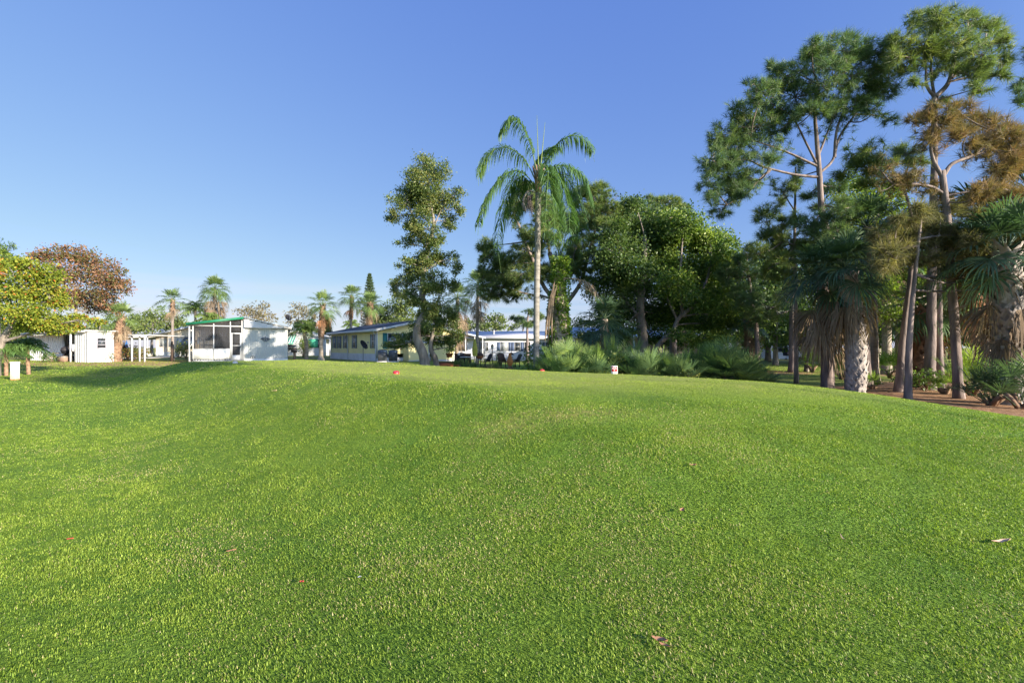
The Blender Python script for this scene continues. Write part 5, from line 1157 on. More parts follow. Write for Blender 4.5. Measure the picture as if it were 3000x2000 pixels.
pine('low drooping pine boughs with olive-brown needles hanging before the palm trunks', 12.6, [(2660, 1156), (2664, 1000), (2676, 850), (2692, 700), (2700, 640)], .10, .02,
 [(2650, 700, 65, 42), (2720, 685, 62, 36), (2800, 680, 62, 36), (2875, 690, 52, 34), (2700, 750, 75, 34), (2790, 735, 70, 36), (2862, 760, 52, 36), (2615, 750, 55, 45), (2590, 690, 40, 30), (2830, 800, 50, 34), (2640, 640, 45, 28), (2705, 650, 55, 36), (2760, 625, 60, 36), (2690, 610, 40, 26), (2905, 640, 60, 40), (2945, 740, 60, 46), (2985, 690, 50, 46), (2955, 840, 60, 46), (2900, 800, 50, 36)],
 [[(2692, 700), (2760, 690), (2830, 690), .04], [(2690, 720), (2640, 730), (2600, 740), .04]],
 'needle_brown', 21, 1.5, .9, G_TALL, droop=.4)
pine('dark tufted pine boughs joining the great pine and the rusty one', 15.0, [(2630, 1150), (2650, 950), (2668, 800), (2672, 650), (2640, 520)], .12, .03,
 [(2500, 450, 42, 32), (2550, 440, 50, 36), (2600, 470, 55, 32), (2650, 452, 50, 32), (2540, 490, 55, 28), (2480, 500, 40, 26), (2690, 470, 35, 25), (2560, 540, 45, 22)],
 [[(2640, 530), (2580, 520), (2520, 480), .04], [(2640, 530), (2660, 490), (2660, 450), .04]], 'needle_warm', 22, 1.1, .8, G_TALL)
pine('thin young pine with sparse upper twigs left of the palms', 19.0, [(2333, 1110), (2331, 860), (2328, 700), (2330, 560), (2331, 490)], .085, .03,
 [(2248, 630, 40, 36), (2262, 690, 45, 34), (2430, 740, 45, 36), (2340, 640, 30, 30), (2300, 800, 45, 24), (2282, 588, 24, 20), (2330, 540, 30, 18), (2222, 742, 52, 34), (2285, 715, 55, 38), (2350, 700, 52, 38), (2400, 690, 45, 40), (2240, 790, 45, 26), (2310, 760, 65, 26), (2370, 730, 50, 32), (2290, 655, 30, 22)],
 [[(2330, 620), (2310, 590), (2290, 560), (2262, 545), .03], [(2331, 720), (2290, 700), (2250, 660), .03]], 'needle_warm', 23, 1.5, 1.0, G_TALL)
pine('pine at the right frame edge showing only a few outer tufts', 15.5, [(3075, 1190), (3080, 800), (3085, 500), (3080, 200)], .18, .06,
 [(2985, 290, 36, 34), (2990, 230, 26, 30), (2995, 390, 30, 24), (3050, 260, 50, 50), (3060, 150, 60, 50), (3100, 350, 60, 50)], [], 'needle', 24, 1.1, .8, G_TALL)
# --- sabal palms
GS = 'cabbage palms on the right'
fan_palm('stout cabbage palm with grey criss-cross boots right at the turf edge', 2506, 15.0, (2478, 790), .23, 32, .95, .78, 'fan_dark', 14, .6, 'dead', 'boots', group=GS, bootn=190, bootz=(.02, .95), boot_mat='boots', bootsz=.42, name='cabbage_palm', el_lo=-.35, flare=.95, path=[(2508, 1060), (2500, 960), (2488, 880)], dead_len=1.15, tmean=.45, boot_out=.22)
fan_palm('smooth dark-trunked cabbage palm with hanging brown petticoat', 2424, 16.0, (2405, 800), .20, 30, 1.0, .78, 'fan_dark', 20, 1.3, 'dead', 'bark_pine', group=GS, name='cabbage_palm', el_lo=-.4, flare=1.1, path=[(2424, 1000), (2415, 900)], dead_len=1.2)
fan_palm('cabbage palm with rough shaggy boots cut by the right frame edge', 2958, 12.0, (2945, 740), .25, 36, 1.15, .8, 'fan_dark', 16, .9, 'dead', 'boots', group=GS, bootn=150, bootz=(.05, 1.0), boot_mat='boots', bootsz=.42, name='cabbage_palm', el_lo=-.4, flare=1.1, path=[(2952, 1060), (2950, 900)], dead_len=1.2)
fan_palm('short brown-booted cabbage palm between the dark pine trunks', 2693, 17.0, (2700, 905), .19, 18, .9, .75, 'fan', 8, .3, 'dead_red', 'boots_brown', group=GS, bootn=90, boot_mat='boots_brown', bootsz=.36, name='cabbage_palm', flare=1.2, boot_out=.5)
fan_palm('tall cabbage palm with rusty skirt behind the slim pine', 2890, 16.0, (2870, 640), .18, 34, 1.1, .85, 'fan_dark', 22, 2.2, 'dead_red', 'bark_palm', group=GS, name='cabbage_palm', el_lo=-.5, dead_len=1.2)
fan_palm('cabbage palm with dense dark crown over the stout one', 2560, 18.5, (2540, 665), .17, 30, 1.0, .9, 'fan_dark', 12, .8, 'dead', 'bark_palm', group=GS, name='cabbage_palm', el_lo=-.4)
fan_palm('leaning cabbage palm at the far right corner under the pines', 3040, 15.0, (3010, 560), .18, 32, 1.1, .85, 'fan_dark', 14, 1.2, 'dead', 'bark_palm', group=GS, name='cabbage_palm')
fan_palm('small shaggy cabbage palm at the end of the palmetto hedge', 2196, 30.0, (2190, 940), .22, 20, 1.0, .8, 'fan_dark', 14, .9, 'dead', 'boots_brown', group=GS, bootn=60, boot_mat='boots_brown', bootsz=.4, name='cabbage_palm', dead_len=1.2)
fan_palm('dark cabbage palm silhouetted left of the oaks', 1772, 27.0, (1770, 935), .24, 26, 1.25, .95, 'fan_dark', 10, .8, 'dead', 'bark_palm', group=GS, name='cabbage_palm', el_lo=-.75)
# --- young stemless palms
GY = 'young stemless palms under the pines'
def young(label, px, d, h, r, n, mat, rad, **k): x = (px-CXP)/FPX*d; return palmetto(label, x, d, h, r, n, mat, GY, 'young_palm', rad, dead=0, **k)
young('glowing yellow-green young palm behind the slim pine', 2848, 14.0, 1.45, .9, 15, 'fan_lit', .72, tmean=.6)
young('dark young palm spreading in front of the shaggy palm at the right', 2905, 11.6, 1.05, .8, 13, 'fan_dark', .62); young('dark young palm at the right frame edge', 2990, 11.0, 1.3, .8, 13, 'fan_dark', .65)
young('small drooping yellow seedling palm beside the twin trunk', 2772, 14.6, .7, .5, 7, 'fan_lit', .4); young('bright seedling palm right of the stout booted palm', 2552, 16.4, .6, .5, 9, 'fan_lit', .35); young('pale drooping young palm in the clearing by the far trunks', 2606, 22, 1.5, 1.0, 14, 'fan_lit', .8)
young('young palm beside the far mulch ring', 2380, 27.5, 1.5, 1.0, 14, 'fan_lit', .8)
young('broad young palm behind the stout booted palm', 2465, 21, 1.4, 1.0, 14, 'fan', .8)
shrub('leafy dark shrub at the left foot of the stout booted palm', (14.15, 15.6), (.45, .4, .75), 'shrub'); shrub('low round fern-like shrub between stout palm and leaning trunk', (15.75, 18.2), (.5, .4, .5), 'shrub')
# --- understory broadleaf trees
GU = 'sunlit understory trees behind the palms'
broadleaf('bright yellow-green vine-hung tree glowing between the pines', 22, [(2560, 1080), (2555, 950), (2545, 800), (2560, 650)], .14, .06, [(2470, 560, 50, 50), (2530, 590, 70, 60), (2600, 610, 60, 55), (2560, 680, 80, 55), (2640, 680, 50, 50), (2480, 650, 50, 50), (2620, 560, 40, 40), (2540, 530, 40, 30), (2690, 640, 40, 50)], (), 'bright', 31, .75, 1.6, GU, .15, .085)
broadleaf('bright understory tree filling the gap below the brown boughs', 25, [(2640, 1065), (2638, 950), (2620, 870)], .11, .05, [(2580, 850, 60, 50), (2640, 830, 60, 50), (2700, 800, 60, 50), (2600, 920, 60, 40), (2680, 900, 50, 45), (2760, 850, 50, 50), (2820, 880, 45, 45), (2560, 780, 45, 40)], (), 'bright', 32, .7, 1.6, GU, .16, .09)
broadleaf('rounded green tree beside the far mulch ring', 28, [(2362, 1060), (2364, 1000), (2370, 940)], .13, .06, [(2350, 930, 40, 34), (2390, 950, 40, 38), (2420, 900, 50, 40), (2360, 980, 40, 28), (2410, 990, 36, 24), (2450, 950, 34, 40)], (), 'shrub', 33, .85, 1.2, GU, .15, .09)
pine('distant slender pine trunk on the far lawn left of the young pine', 27, [(2322, 1062), (2322, 950), (2322, 800), (2322, 700)], .22, .12, [(2300, 860, 50, 35), (2260, 900, 55, 30), (2340, 830, 40, 30), (2230, 930, 45, 22)], (), 'needle_warm', 34, 1.0, 1.2, None)
for i, (px, d, lab) in enumerate(((2598, 25, 'pale sunlit palm trunk left of a pair standing on the far mulch ring'), (2636, 25.6, 'grey palm trunk right of a pair standing on the far mulch ring'))):
    fan_palm(lab, px, d, (px-2, 760-30*i), .21, 14, 1.0, .8, 'fan', 8, .5, 'dead', 'bark_palm', name='cabbage_palm', group='pair of palms on the far mulch ring')
# --- oaks in the centre
GO = 'broad oaks in the centre'
broadleaf('broad oak with pale sunlit top and thick main trunk', 30, [(1885, 1075), (1882, 980), (1876, 900), (1885, 800), (1890, 700)], .42, .14,
 [(1880, 650, 75, 55), (1840, 690, 60, 55), (1820, 740, 65, 60), (1890, 740, 85, 60), (1950, 680, 60, 50), (1780, 800, 58, 55), (1840, 830, 70, 55), (1910, 840, 80, 50), (1760, 870, 46, 55), (1800, 920, 62, 42), (1870, 920, 60, 40), (1940, 930, 60, 40), (1860, 600, 35, 30), (1830, 970, 55, 25), (1910, 985, 50, 24), (1760, 940, 40, 30), (1900, 690, 60, 50), (1860, 780, 70, 50), (1930, 790, 60, 50), (1800, 680, 36, 40), (1820, 980, 50, 20), (1740, 980, 40, 22), (1950, 870, 60, 40)],
 [[(1880, 940), (1850, 905), (1826, 870), (1800, 830), .16], [(1880, 860), (1920, 800), (1950, 740), .13], [(1878, 880), (1840, 800), (1830, 740), .12]], 'oak_dark', 41, 1.1, 2.4, GO, .17, .095)
broadleaf('round sunlit oak with a long slanting pale limb', 29, [(1908, 1078), (1914, 1045), (1932, 1008), (1972, 968), (1990, 930), (2040, 892)], .22, .12,
 [(1960, 640, 45, 36), (2010, 660, 60, 45), (2040, 700, 70, 50), (2090, 735, 62, 52), (2130, 725, 34, 42), (1990, 740, 75, 55), (2050, 790, 80, 55), (2110, 810, 55, 50), (1980, 830, 70, 50), (2050, 870, 80, 45), (2110, 890, 48, 45), (2010, 930, 70, 38), (2080, 950, 65, 38), (2150, 780, 30, 40), (2130, 930, 40, 36), (2060, 990, 55, 26), (2110, 1000, 36, 24), (2000, 980, 40, 22), (1985, 690, 50, 40), (2070, 700, 50, 36), (2040, 830, 60, 40), (2100, 770, 50, 40), (1960, 900, 50, 36), (2150, 860, 30, 40), (1960, 760, 50, 40)],
 [[(2000, 925), (1990, 840), (1995, 760), (2000, 690), .12], [(2036, 895), (2070, 820), (2085, 750), .10], [(1985, 940), (1950, 860), (1940, 800), .09]], 'oak', 42, 1.15, 2.2, GO, .17, .095)
pine('dark pine with rust-lit trunk rising behind the oaks', 34, [(1972, 1070), (1970, 960), (1955, 800), (1935, 640)], .32, .12, [(1900, 600, 45, 26), (1950, 595, 50, 26), (1985, 620, 42, 30), (1930, 640, 50, 30), (1890, 645, 40, 30)], (), 'needle_warm', 43, 1.2, 1.5, None, L=.4, w=.022, per=28)
pine('dark blue-green pine between the oaks and the palms', 28, [(2222, 1062), (2215, 960), (2200, 860), (2185, 740)], .16, .07, [(2165, 770, 30, 30), (2135, 800, 40, 40), (2180, 800, 45, 40), (2130, 870, 50, 45), (2185, 870, 50, 45), (2150, 930, 50, 30), (2215, 930, 45, 30)], (), 'needle', 44, 1.35, 1.5, None, L=.36, w=.018, per=30)
# --- leaning pine behind the queen palm
pine('big leaning pine with orange-lit limbs behind the queen palm', 31, [(1658, 1075), (1655, 950), (1648, 860), (1625, 790), (1610, 740)], .36, .16,
 [(1735, 555, 52, 26), (1780, 590, 48, 36), (1700, 580, 45, 30), (1805, 640, 42, 40), (1730, 630, 60, 38), (1830, 620, 26, 30), (1700, 720, 50, 30), (1650, 640, 40, 40), (1590, 600, 45, 36), (1540, 570, 52, 36), (1500, 605, 40, 30), (1435, 720, 38, 26), (1450, 765, 48, 34), (1500, 770, 62, 36), (1545, 735, 55, 28), (1480, 830, 55, 26), (1440, 850, 38, 34), (1500, 868, 34, 24), (1580, 790, 46, 34), (1560, 690, 46, 26), (1610, 700, 42, 30), (1760, 690, 40, 28), (1420, 800, 30, 28), (1780, 650, 40, 24), (1660, 760, 50, 38), (1620, 800, 42, 28), (1690, 800, 52, 34), (1750, 760, 52, 34), (1800, 720, 42, 34), (1600, 650, 50, 34), (1700, 660, 50, 34), (1530, 800, 50, 28), (1450, 800, 40, 28)],
 [[(1650, 880), (1600, 850), (1560, 760), (1520, 660), (1500, 610), .17], [(1652, 900), (1700, 830), (1720, 760), (1745, 660), (1740, 580), .16], [(1650, 900), (1600, 870), (1540, 860), (1480, 840), .10], [(1610, 740), (1600, 680), (1570, 620), .10], [(1700, 830), (1680, 760), (1690, 720), .07]],
 'needle_warm', 45, 1.5, 2.4, None, L=.42, w=.022, per=30)
pine('small dark pine far behind the queen palm trunk', 50, [(1545, 1060), (1545, 960), (1548, 910)], .2, .06, [(1520, 930, 26, 14), (1552, 912, 26, 14), (1540, 945, 24, 12), (1575, 925, 22, 14), (1560, 950, 24, 12)], (), 'needle', 46, 1.3, 1.2, None, L=.45, w=.035, per=24)

# --- tall olive tree on the left of centre
broadleaf('tall narrow olive-green tree with twisting pale trunk by the yellow house', 28, [(1250, 1085), (1240, 1040), (1222, 990), (1226, 950), (1243, 915), (1236, 860), (1240, 800), (1252, 740), (1270, 660), (1262, 600), (1250, 520)], .34, .05,
 [(1240, 480, 42, 26), (1205, 515, 34, 30), (1285, 505, 34, 36), (1258, 540, 48, 40), (1190, 565, 38, 28), (1165, 595, 32, 24), (1222, 595, 46, 34), (1290, 590, 42, 34), (1330, 575, 28, 28), (1346, 612, 14, 24), (1160, 635, 28, 20), (1200, 650, 36, 24), (1240, 640, 36, 26), (1322, 655, 20, 20), (1185, 712, 24, 16), (1222, 705, 26, 22), (1182, 768, 28, 18), (1225, 765, 34, 24), (1172, 828, 30, 22), (1205, 815, 26, 24), (1232, 850, 34, 22), (1305, 755, 32, 22), (1334, 785, 24, 22), (1272, 812, 32, 24), (1305, 838, 34, 22), (1178, 862, 22, 14), (1292, 890, 36, 28), (1335, 838, 18, 20), (1240, 890, 24, 20), (1280, 700, 26, 22), (1255, 760, 34, 26), (1210, 680, 30, 22), (1250, 590, 50, 40), (1210, 560, 40, 34), (1300, 640, 30, 24), (1262, 850, 34, 26), (1215, 790, 30, 24), (1200, 880, 28, 20), (1250, 715, 36, 24), (1245, 670, 40, 26), (1245, 800, 36, 26), (1275, 760, 30, 24), (1160, 850, 22, 16), (1265, 900, 30, 24)],
 [[(1255, 740), (1230, 690), (1205, 620), (1190, 580), .09], [(1266, 680), (1290, 620), (1310, 590), .05], [(1240, 800), (1280, 770), (1310, 760), .05], [(1262, 620), (1240, 560), (1225, 520), .06], [(1238, 850), (1200, 830), (1175, 830), .04]], 'tall', 51, 1.0, 1.0, None, .14, .065, 'olive_tree', clump=.9, cs=.26)
broadleaf('lower darker companion of the tall olive tree with hanging boughs', 28.6, [(1282, 1085), (1275, 1050), (1262, 1020), (1270, 970), (1285, 930)], .22, .08,
 [(1178, 985, 26, 16), (1160, 1012, 34, 12), (1195, 1010, 32, 18), (1270, 940, 34, 34), (1312, 955, 36, 34), (1295, 1000, 40, 24), (1338, 985, 20, 24), (1330, 1015, 18, 14), (1225, 960, 28, 22), (1205, 985, 24, 16), (1262, 985, 28, 18), (1240, 930, 24, 24), (1318, 915, 26, 22)],
 [[(1268, 985), (1230, 985), (1190, 1005), (1150, 1012), .06]], 'tall', 52, 1.15, 1.0, None, .14, .065, 'olive_tree', clump=.9, cs=.25, tmean=.35)

# --- queen palm
D_ = 20.0; b = base_point(1571, D_); Q = thing('queen_palm', 'tall slender queen palm with arching feather fronds in the centre', 'palm tree', b)
tm = MB(); pts = smooth_path([b, P(1572, 900, D_), P(1575, 720, D_), P(1577, 560, D_)], 10); rr = lerp_r(.135, .125, len(pts)); rr[0] = .19; rr[1] = .16
tm.tube(pts, rr, 16, bump=.02); tm.build('trunk', M['bark_queen'], Q, world=True, smooth=True)
cs = MB(); cs.tube([P(1577, 565, D_), P(1578, 530, D_), P(1580, 495, D_)], [.14, .17, .05], 12, bump=.08)
for i in range(8):
    a = i*2.4; o = np.array([cos(a)*.1, sin(a)*.1, 0]); c = P(1578, 545, D_); cs.tube([c+o, c+o*1.6+[0, 0, .45], c+o*2.6+[0, 0, .85]], [.07, .05, .03], 6)
cs.build('crownshaft', M['boots_brown'], Q, world=True)
fr = [([(1576, 525), (1556, 430), (1525, 362), (1495, 348), (1472, 378), (1470, 415)], -.6, .45), ([(1572, 535), (1535, 465), (1480, 432), (1430, 452), (1405, 500), (1402, 545)], .5, .6), ([(1572, 550), (1530, 505), (1478, 510), (1430, 570), (1405, 640), (1400, 690)], -.9, .4), ([(1570, 560), (1535, 520), (1500, 540), (1475, 610), (1458, 700), (1468, 800)], 1.0, .38),
 ([(1584, 525), (1600, 470), (1640, 415), (1690, 398), (1730, 430), (1742, 475)], .8, .4), ([(1584, 540), (1625, 490), (1670, 490), (1710, 520), (1735, 580), (1742, 640)], -.4, .4), ([(1584, 545), (1620, 505), (1665, 530), (1695, 600), (1705, 680), (1700, 740)], 1.2, .35), ([(1580, 540), (1596, 505), (1612, 530), (1622, 610), (1625, 690), (1622, 745)], -1.6, .42),
 ([(1582, 535), (1610, 490), (1640, 520), (1662, 590), (1668, 660), (1660, 720)], -1.3, .36), ([(1578, 540), (1590, 490), (1605, 500), (1602, 570), (1598, 640), (1594, 700)], -1.9, .45), ([(1574, 555), (1548, 530), (1522, 560), (1505, 620), (1498, 680)], 1.7, .33), ([(1578, 520), (1590, 460), (1620, 430), (1650, 450)], 1.9, .45), ([(1580, 545), (1604, 520), (1630, 560), (1648, 640), (1650, 720)], .2, .38)]
for path, dd, ti in fr:
    n = len(path); rc = [P(px, py, D_+dd*i/(n-1)) for i, (px, py) in enumerate(path)]
    mb = MB(); feather(mb, rc, 105, .74, .036, tint=ti, hang=1.1, rr=.028, start=.14, tsp=.1); mb.build('frond', M['queen'], Q, world=True)
for (a, c) in (((1578, 510), (1573, 338)), ((1582, 510), (1597, 358))):
    mb = MB(); p = smooth_path([P(*a, D_), P((a[0]+c[0])/2, (a[1]+c[1])/2, D_), P(*c, D_)], 5); mb.tube(p, lerp_r(.03, .006, len(p)), 5, tint=.9); mb.build('spear_leaf', M['feather'], Q, world=True)
mb = MB(); p = smooth_path([P(1568, 565, D_-.15), P(1548, 560, D_-.2), P(1532, 590, D_-.2), P(1540, 622, D_-.2)], 6); mb.tube(p, [.03]*7+[.05]*6+[.075]*4+[.05]*(len(p)-18)+[.01], 8); mb.build('flower_spathe', M['bark_grey'], Q, world=True)
mb = MB()
for i in range(60): o = R.normal(0, .12, 3); mb.tube([P(1562, 570, D_), P(1550, 580, D_-.1)+o*.5, P(1550, 620, D_-.1)+o*1.2], [.012, .008, .004], 3, cap=False)
mb.build('seed_cluster', M['bark_pine'], Q, world=True)

# --- vine-wrapped palm
D_ = 20.8; b = base_point(1640, D_); V = thing('vine_wrapped_palm', 'short palm trunk smothered in bright creeper with hanging dead fronds', 'palm tree', b)
tm = MB(); pts = smooth_path([b, P(1640, 900, D_), P(1638, 790, D_), P(1640, 768, D_)], 8); tm.tube(pts, lerp_r(.36, .09, len(pts), 2.0), 14, bump=.1); tm.build('trunk', M['bark_palm'], V, world=True, smooth=True)
vm = MB(); n = 7000; f = R.uniform(0, 1, n)**.75; az = R.uniform(0, 2*pi, n); cz = b+(P(1640, 752, D_)-b)*f[:, None]
rad = (.50-.2*f+.1*np.sin(az*3+f*9)+R.normal(0, .05, n)); C = cz+np.stack([np.cos(az)*rad, np.sin(az)*rad, 0*az], 1); keep = R.uniform(0, 1, n) < .45+.55*(np.sin(az*2+f*6) > -.4); C = C[keep]
leaves(vm, C, .12, .085, np.stack([np.cos(az), np.sin(az), 0*az-.3], 1)[keep], droop=.4, tmean=.5); vm.build('creeper', M['vine'], V, world=True)
for path, dd, ti in (([(1640, 770), (1634, 730), (1620, 690), (1595, 680), (1580, 700)], .6, .6), ([(1642, 765), (1655, 715), (1685, 690), (1700, 715)], .4, .6), ([(1641, 765), (1650, 720), (1662, 660), (1655, 600)], .8, .5), ([(1640, 765), (1636, 710), (1630, 640), (1650, 600)], -.5, .55)):
    mb = MB(); rc = [P(px, py, D_+dd*i/4) for i, (px, py) in enumerate(path)]; feather(mb, rc, 44, .5, .03, tint=ti, hang=.9, rr=.024); mb.build('frond', M['queen'], V, world=True)
for path in ([(1630, 810), (1618, 850), (1608, 930), (1604, 1040)], [(1640, 830), (1622, 860), (1616, 940), (1618, 1030)], [(1650, 815), (1690, 818), (1730, 835), (1768, 890)], [(1632, 830), (1612, 870), (1600, 950), (1596, 1010)]):
    mb = MB(); rc = [P(px, py, D_-.35) for px, py in path]; feather(mb, rc, 46, .62, .022, tint=.6, hang=1.2, rr=.026, start=.3 if path[0][0] == 1650 else .08); mb.build('dead_frond', M['dead'], V, world=True)

# --- saw palmetto hedge
GP = 'saw palmettos forming the hedge'
hedge = [(1600, 16.6, 1.25, 'low palmetto at the left end of the hedge by the queen palm'), (1650, 16.0, 1.75, 'tall palmetto below the vine-wrapped palm'), (1697, 17.0, 1.7, 'upright palmetto just right of the vine-wrapped palm'), (1742, 16.2, 1.45, 'dark palmetto left behind the red tee sign'), (1790, 17.6, 1.75, 'pale upright palmetto directly behind the red tee sign'), (1838, 17.4, 1.65, 'palmetto with bright upright fans right of the red tee sign'),
 (1885, 16.0, 1.45, 'rounded dark palmetto under the thick oak trunk'), (1935, 16.6, 1.35, 'palmetto under the slanting oak limb'), (1985, 15.8, 1.3, 'mid-hedge palmetto with sparse silvery fans'), (2035, 16.4, 1.35, 'palmetto with striped sunlit fans right of mid-hedge'), (2082, 16.8, 1.6, 'tall palmetto toward the right end of the hedge'), (2125, 16.0, 1.65, 'broad tall palmetto near the right end of the hedge'), (2168, 15.6, 1.4, 'grey-green palmetto second from the right end of the hedge'), (2205, 15.4, 1.0, 'last low palmetto at the right end of the hedge')]
for i, (px, d, h, lab) in enumerate(hedge): palmetto(lab, (px-CXP)/FPX*d, d, h*1.05, .75, 36, 'palmetto', GP, rad=.56, tmean=.42+.1*(i % 3 == 1), dead=3 if i in (6, 8, 10) else 1)
for px, d, h, lab in ((1672, 18.2, 1.5, 'back-row palmetto behind the tall one under the creeper'), (1765, 19.0, 1.6, 'back-row palmetto left of the sign'), (1860, 18.6, 1.5, 'back-row palmetto before the thick oak trunk'), (2010, 18.0, 1.35, 'back-row palmetto in the middle of the hedge'), (2105, 18.2, 1.6, 'back-row palmetto at the tall right part of the hedge')):
    palmetto(lab, (px-CXP)/FPX*d, d, h, .75, 28, 'palmetto', GP, rad=.55, tmean=.55, dead=0)
shrub('glossy green shrub right behind the queen palm trunk', ((1568-CXP)/FPX*21.5, 21.5), (.55, .5, 1.75), 'shrub', L=.12, W=.07); shrub('yellow-green shrub with rusty tips behind the red tee sign', ((1812-CXP)/FPX*16.6, 16.6), (.45, .4, 1.25), 'shrub_yel', L=.1); shrub('yellowing shrub inside the left part of the hedge', ((1725-CXP)/FPX*17.6, 17.6), (.5, .4, 1.45), 'shrub_yel', L=.1); shrub('low sunlit weedy shrub under the right palmettos', ((2015-CXP)/FPX*15.4, 15.4), (.5, .35, .8), 'shrub_yel', L=.09); shrub('leafy weeds around the foot of the tee sign hedge', ((1775-CXP)/FPX*15.6, 15.6), (.7, .4, .75), 'shrub_yel', L=.09)
for px, d, rx, h, lab in ((1625, 17.6, .6, 1.3, 'dark rounded shrub between the queen palm and the tall palmetto'), (1720, 18.4, .6, 1.3, 'dark green shrub behind the dark palmetto left of the sign'), (1905, 17.8, .7, 1.15, 'dense dark shrub in the hedge below the thick oak trunk'), (1965, 17.6, .7, 1.1, 'leafy green shrub in the hedge below the slanting limb'), (2060, 17.8, .7, 1.25, 'leafy dark shrub in the right half of the hedge'), (2150, 17.0, .7, 1.2, 'leafy dark shrub close to the right end of the hedge')):
    shrub(lab, ((px-CXP)/FPX*d, d), (rx, .5, h), 'shrub', L=.11, W=.065, tmean=.35)
# --- patio bed
GB = 'clumps of leaves in the patio bed'
for px, d, h, r, lab, mt in ((1362, 29, 1.25, .55, 'blue-green bladed clump at the left of the patio bed', 'palmetto'), (1385, 28, 1.0, .5, 'grey-green grassy clump below the yellow umbrella', 'palmetto'), (1412, 28, .75, .45, 'short pale-tipped clump left of the post lamp', 'bed'), (1440, 27.5, .85, .45, 'variegated clump at the foot of the post lamp', 'bed'), (1452, 28.5, 1.0, .4, 'tall yellow-green clump right of the post lamp', 'feather'), (1470, 27.5, .7, .5, 'brownish clump before the brown chair', 'bed'), (1492, 28, .6, .45, 'dry clump at the right end of the patio bed', 'dead'), (1345, 28.5, .6, .4, 'low green clump by the small clay pot', 'palmetto'), (1428, 28.5, .7, .4, 'tangled dry clump between the variegated ones', 'dead')):
    grass_clump(lab, (px-CXP)/FPX*d, d, h, r, 130, mt, GB, .035)

# --- fan palms and trees in the left background
GW = 'fan palms behind the houses'
fan_palm('slender fan palm standing before the cream house', 505, 46, (506, 880), .13, 17, 1.1, .8, 'wash', 4, .3, 'dead', 'bark_grey', group=GW, name='fan_palm', bootn=26, bootz=(.72, 1), boot_mat='boots_brown', bootsz=.4, flare=2.0, el_lo=-.35)
fan_palm('tall fan palm with brown skirt rising behind the porch cottage roof', 625, 54, (630, 845), .15, 30, 1.3, 1.0, 'wash', 18, 1.4, 'dead', 'bark_grey', group=GW, el_lo=-.7, dead_len=1.3)
fan_palm('flared-trunk fan palm left of the yellow house', 940, 42, (946, 895), .19, 20, 1.2, .85, 'wash', 4, .4, 'dead_red', 'bark_palm', group=GW, bootn=90, bootz=(.42, 1), boot_mat='boots_brown', bootsz=.42, flare=2.3, el_lo=-.3)
fan_palm('fan palm peeping over the left half of the yellow house roof', 1027, 60, (1031, 872), .17, 20, 1.5, 1.1, 'wash', 5, .4, 'dead_red', 'bark_palm', group=GW, bootn=50, bootz=(.6, 1), boot_mat='boots_brown', bootsz=.5, el_lo=-.3)
fan_palm('thick-trunked fan palm over the middle of the yellow house roof', 1080, 57, (1085, 890), .3, 20, 1.4, 1.0, 'wash', 4, .4, 'dead', 'boots_brown', group=GW, bootn=80, bootz=(.5, 1), boot_mat='boots_brown', bootsz=.5)
fan_palm('fan palm with long straw-coloured skirt right of the tall olive tree', 1338, 48, (1340, 872), .2, 26, 1.3, .95, 'wash', 34, 3.0, 'dead', 'bark_palm', group=GW, dead_len=1.2, name='fan_palm')
fan_palm('fan palm with bare tall trunk and short skirt before the shuttered house', 1398, 43, (1400, 835), .15, 26, 1.25, .9, 'wash', 16, 1.6, 'dead', 'bark_palm', group=GW, dead_len=1.1, flare=1.4)
fan_palm('leaning cabbage palm with brown dead fronds beside the shed house', 338, 41, (357, 930), .3, 16, 1.2, .95, 'wash', 15, .45, 'dead', 'boots_brown', group=None, name='cabbage_palm', bootn=120, boot_mat='boots_brown', bootsz=.45, path=[(343, 1010), (350, 970)], dead_len=.85, el_lo=-.2, boot_out=.3)
feather_palm('feathery palm between the two tall fan palms on the left', 575, 56, (572, 905), .16, 18, 2.3, .7, group='feather palms behind the houses', w=.06)
feather_palm('bright feather palm right of the porch cottage', 897, 46, (895, 962), .2, 20, 2.0, .75, group='feather palms behind the houses', w=.055, path=[(898, 1010), (893, 985)])
feather_palm('small far feather palm over the yellow house roof', 1030, 84, (1030, 950), .18, 16, 2.2, .7, 'feather', 'feather palms behind the houses', w=.08)
feather_palm('feather palm peeping over the porch cottage roof edge', 600, 50, (612, 935), .14, 16, 1.9, .7, 'feather', 'feather palms behind the houses', w=.055)
conifer('narrow tiered conifer spire behind the yellow house', 1083, 72, 806, 985, 30, 'tiered conifers behind the houses')
conifer('shorter blurred conifer left of the yellow house', 956, 78, 925, 1010, 22, 'tiered conifers behind the houses')
GF = 'far trees behind the houses'
def far(label, px, d, ells, mat='haze_green', seed=1, dens=.55, L=.34, W=.2): broadleaf(label, d, [(px, 1050), (px, 1000), (px+4, 950)], .25, .1, ells, (), mat, seed, dens, 2.5, GF, L, W)
far('wide green tree behind the cream house carport', 445, 70, [(395, 950, 30, 22), (425, 935, 36, 22), (465, 930, 36, 22), (500, 940, 36, 22), (440, 960, 40, 16), (490, 962, 40, 14), (530, 955, 30, 16), (380, 965, 26, 14)], seed=61, dens=.8)
far('bare brownish tree over the porch cottage roof', 745, 66, [(725, 915, 34, 18), (755, 905, 36, 18), (780, 925, 24, 14), (740, 930, 36, 14), (800, 935, 16, 10)], 'haze_brown', 62, .4)
far('thin brown tree beside the high satellite mast', 870, 72, [(850, 920, 22, 14), (876, 905, 26, 18), (900, 925, 30, 18), (860, 940, 26, 14), (905, 950, 26, 16), (925, 965, 20, 14)], 'haze_brown', 63, .45)
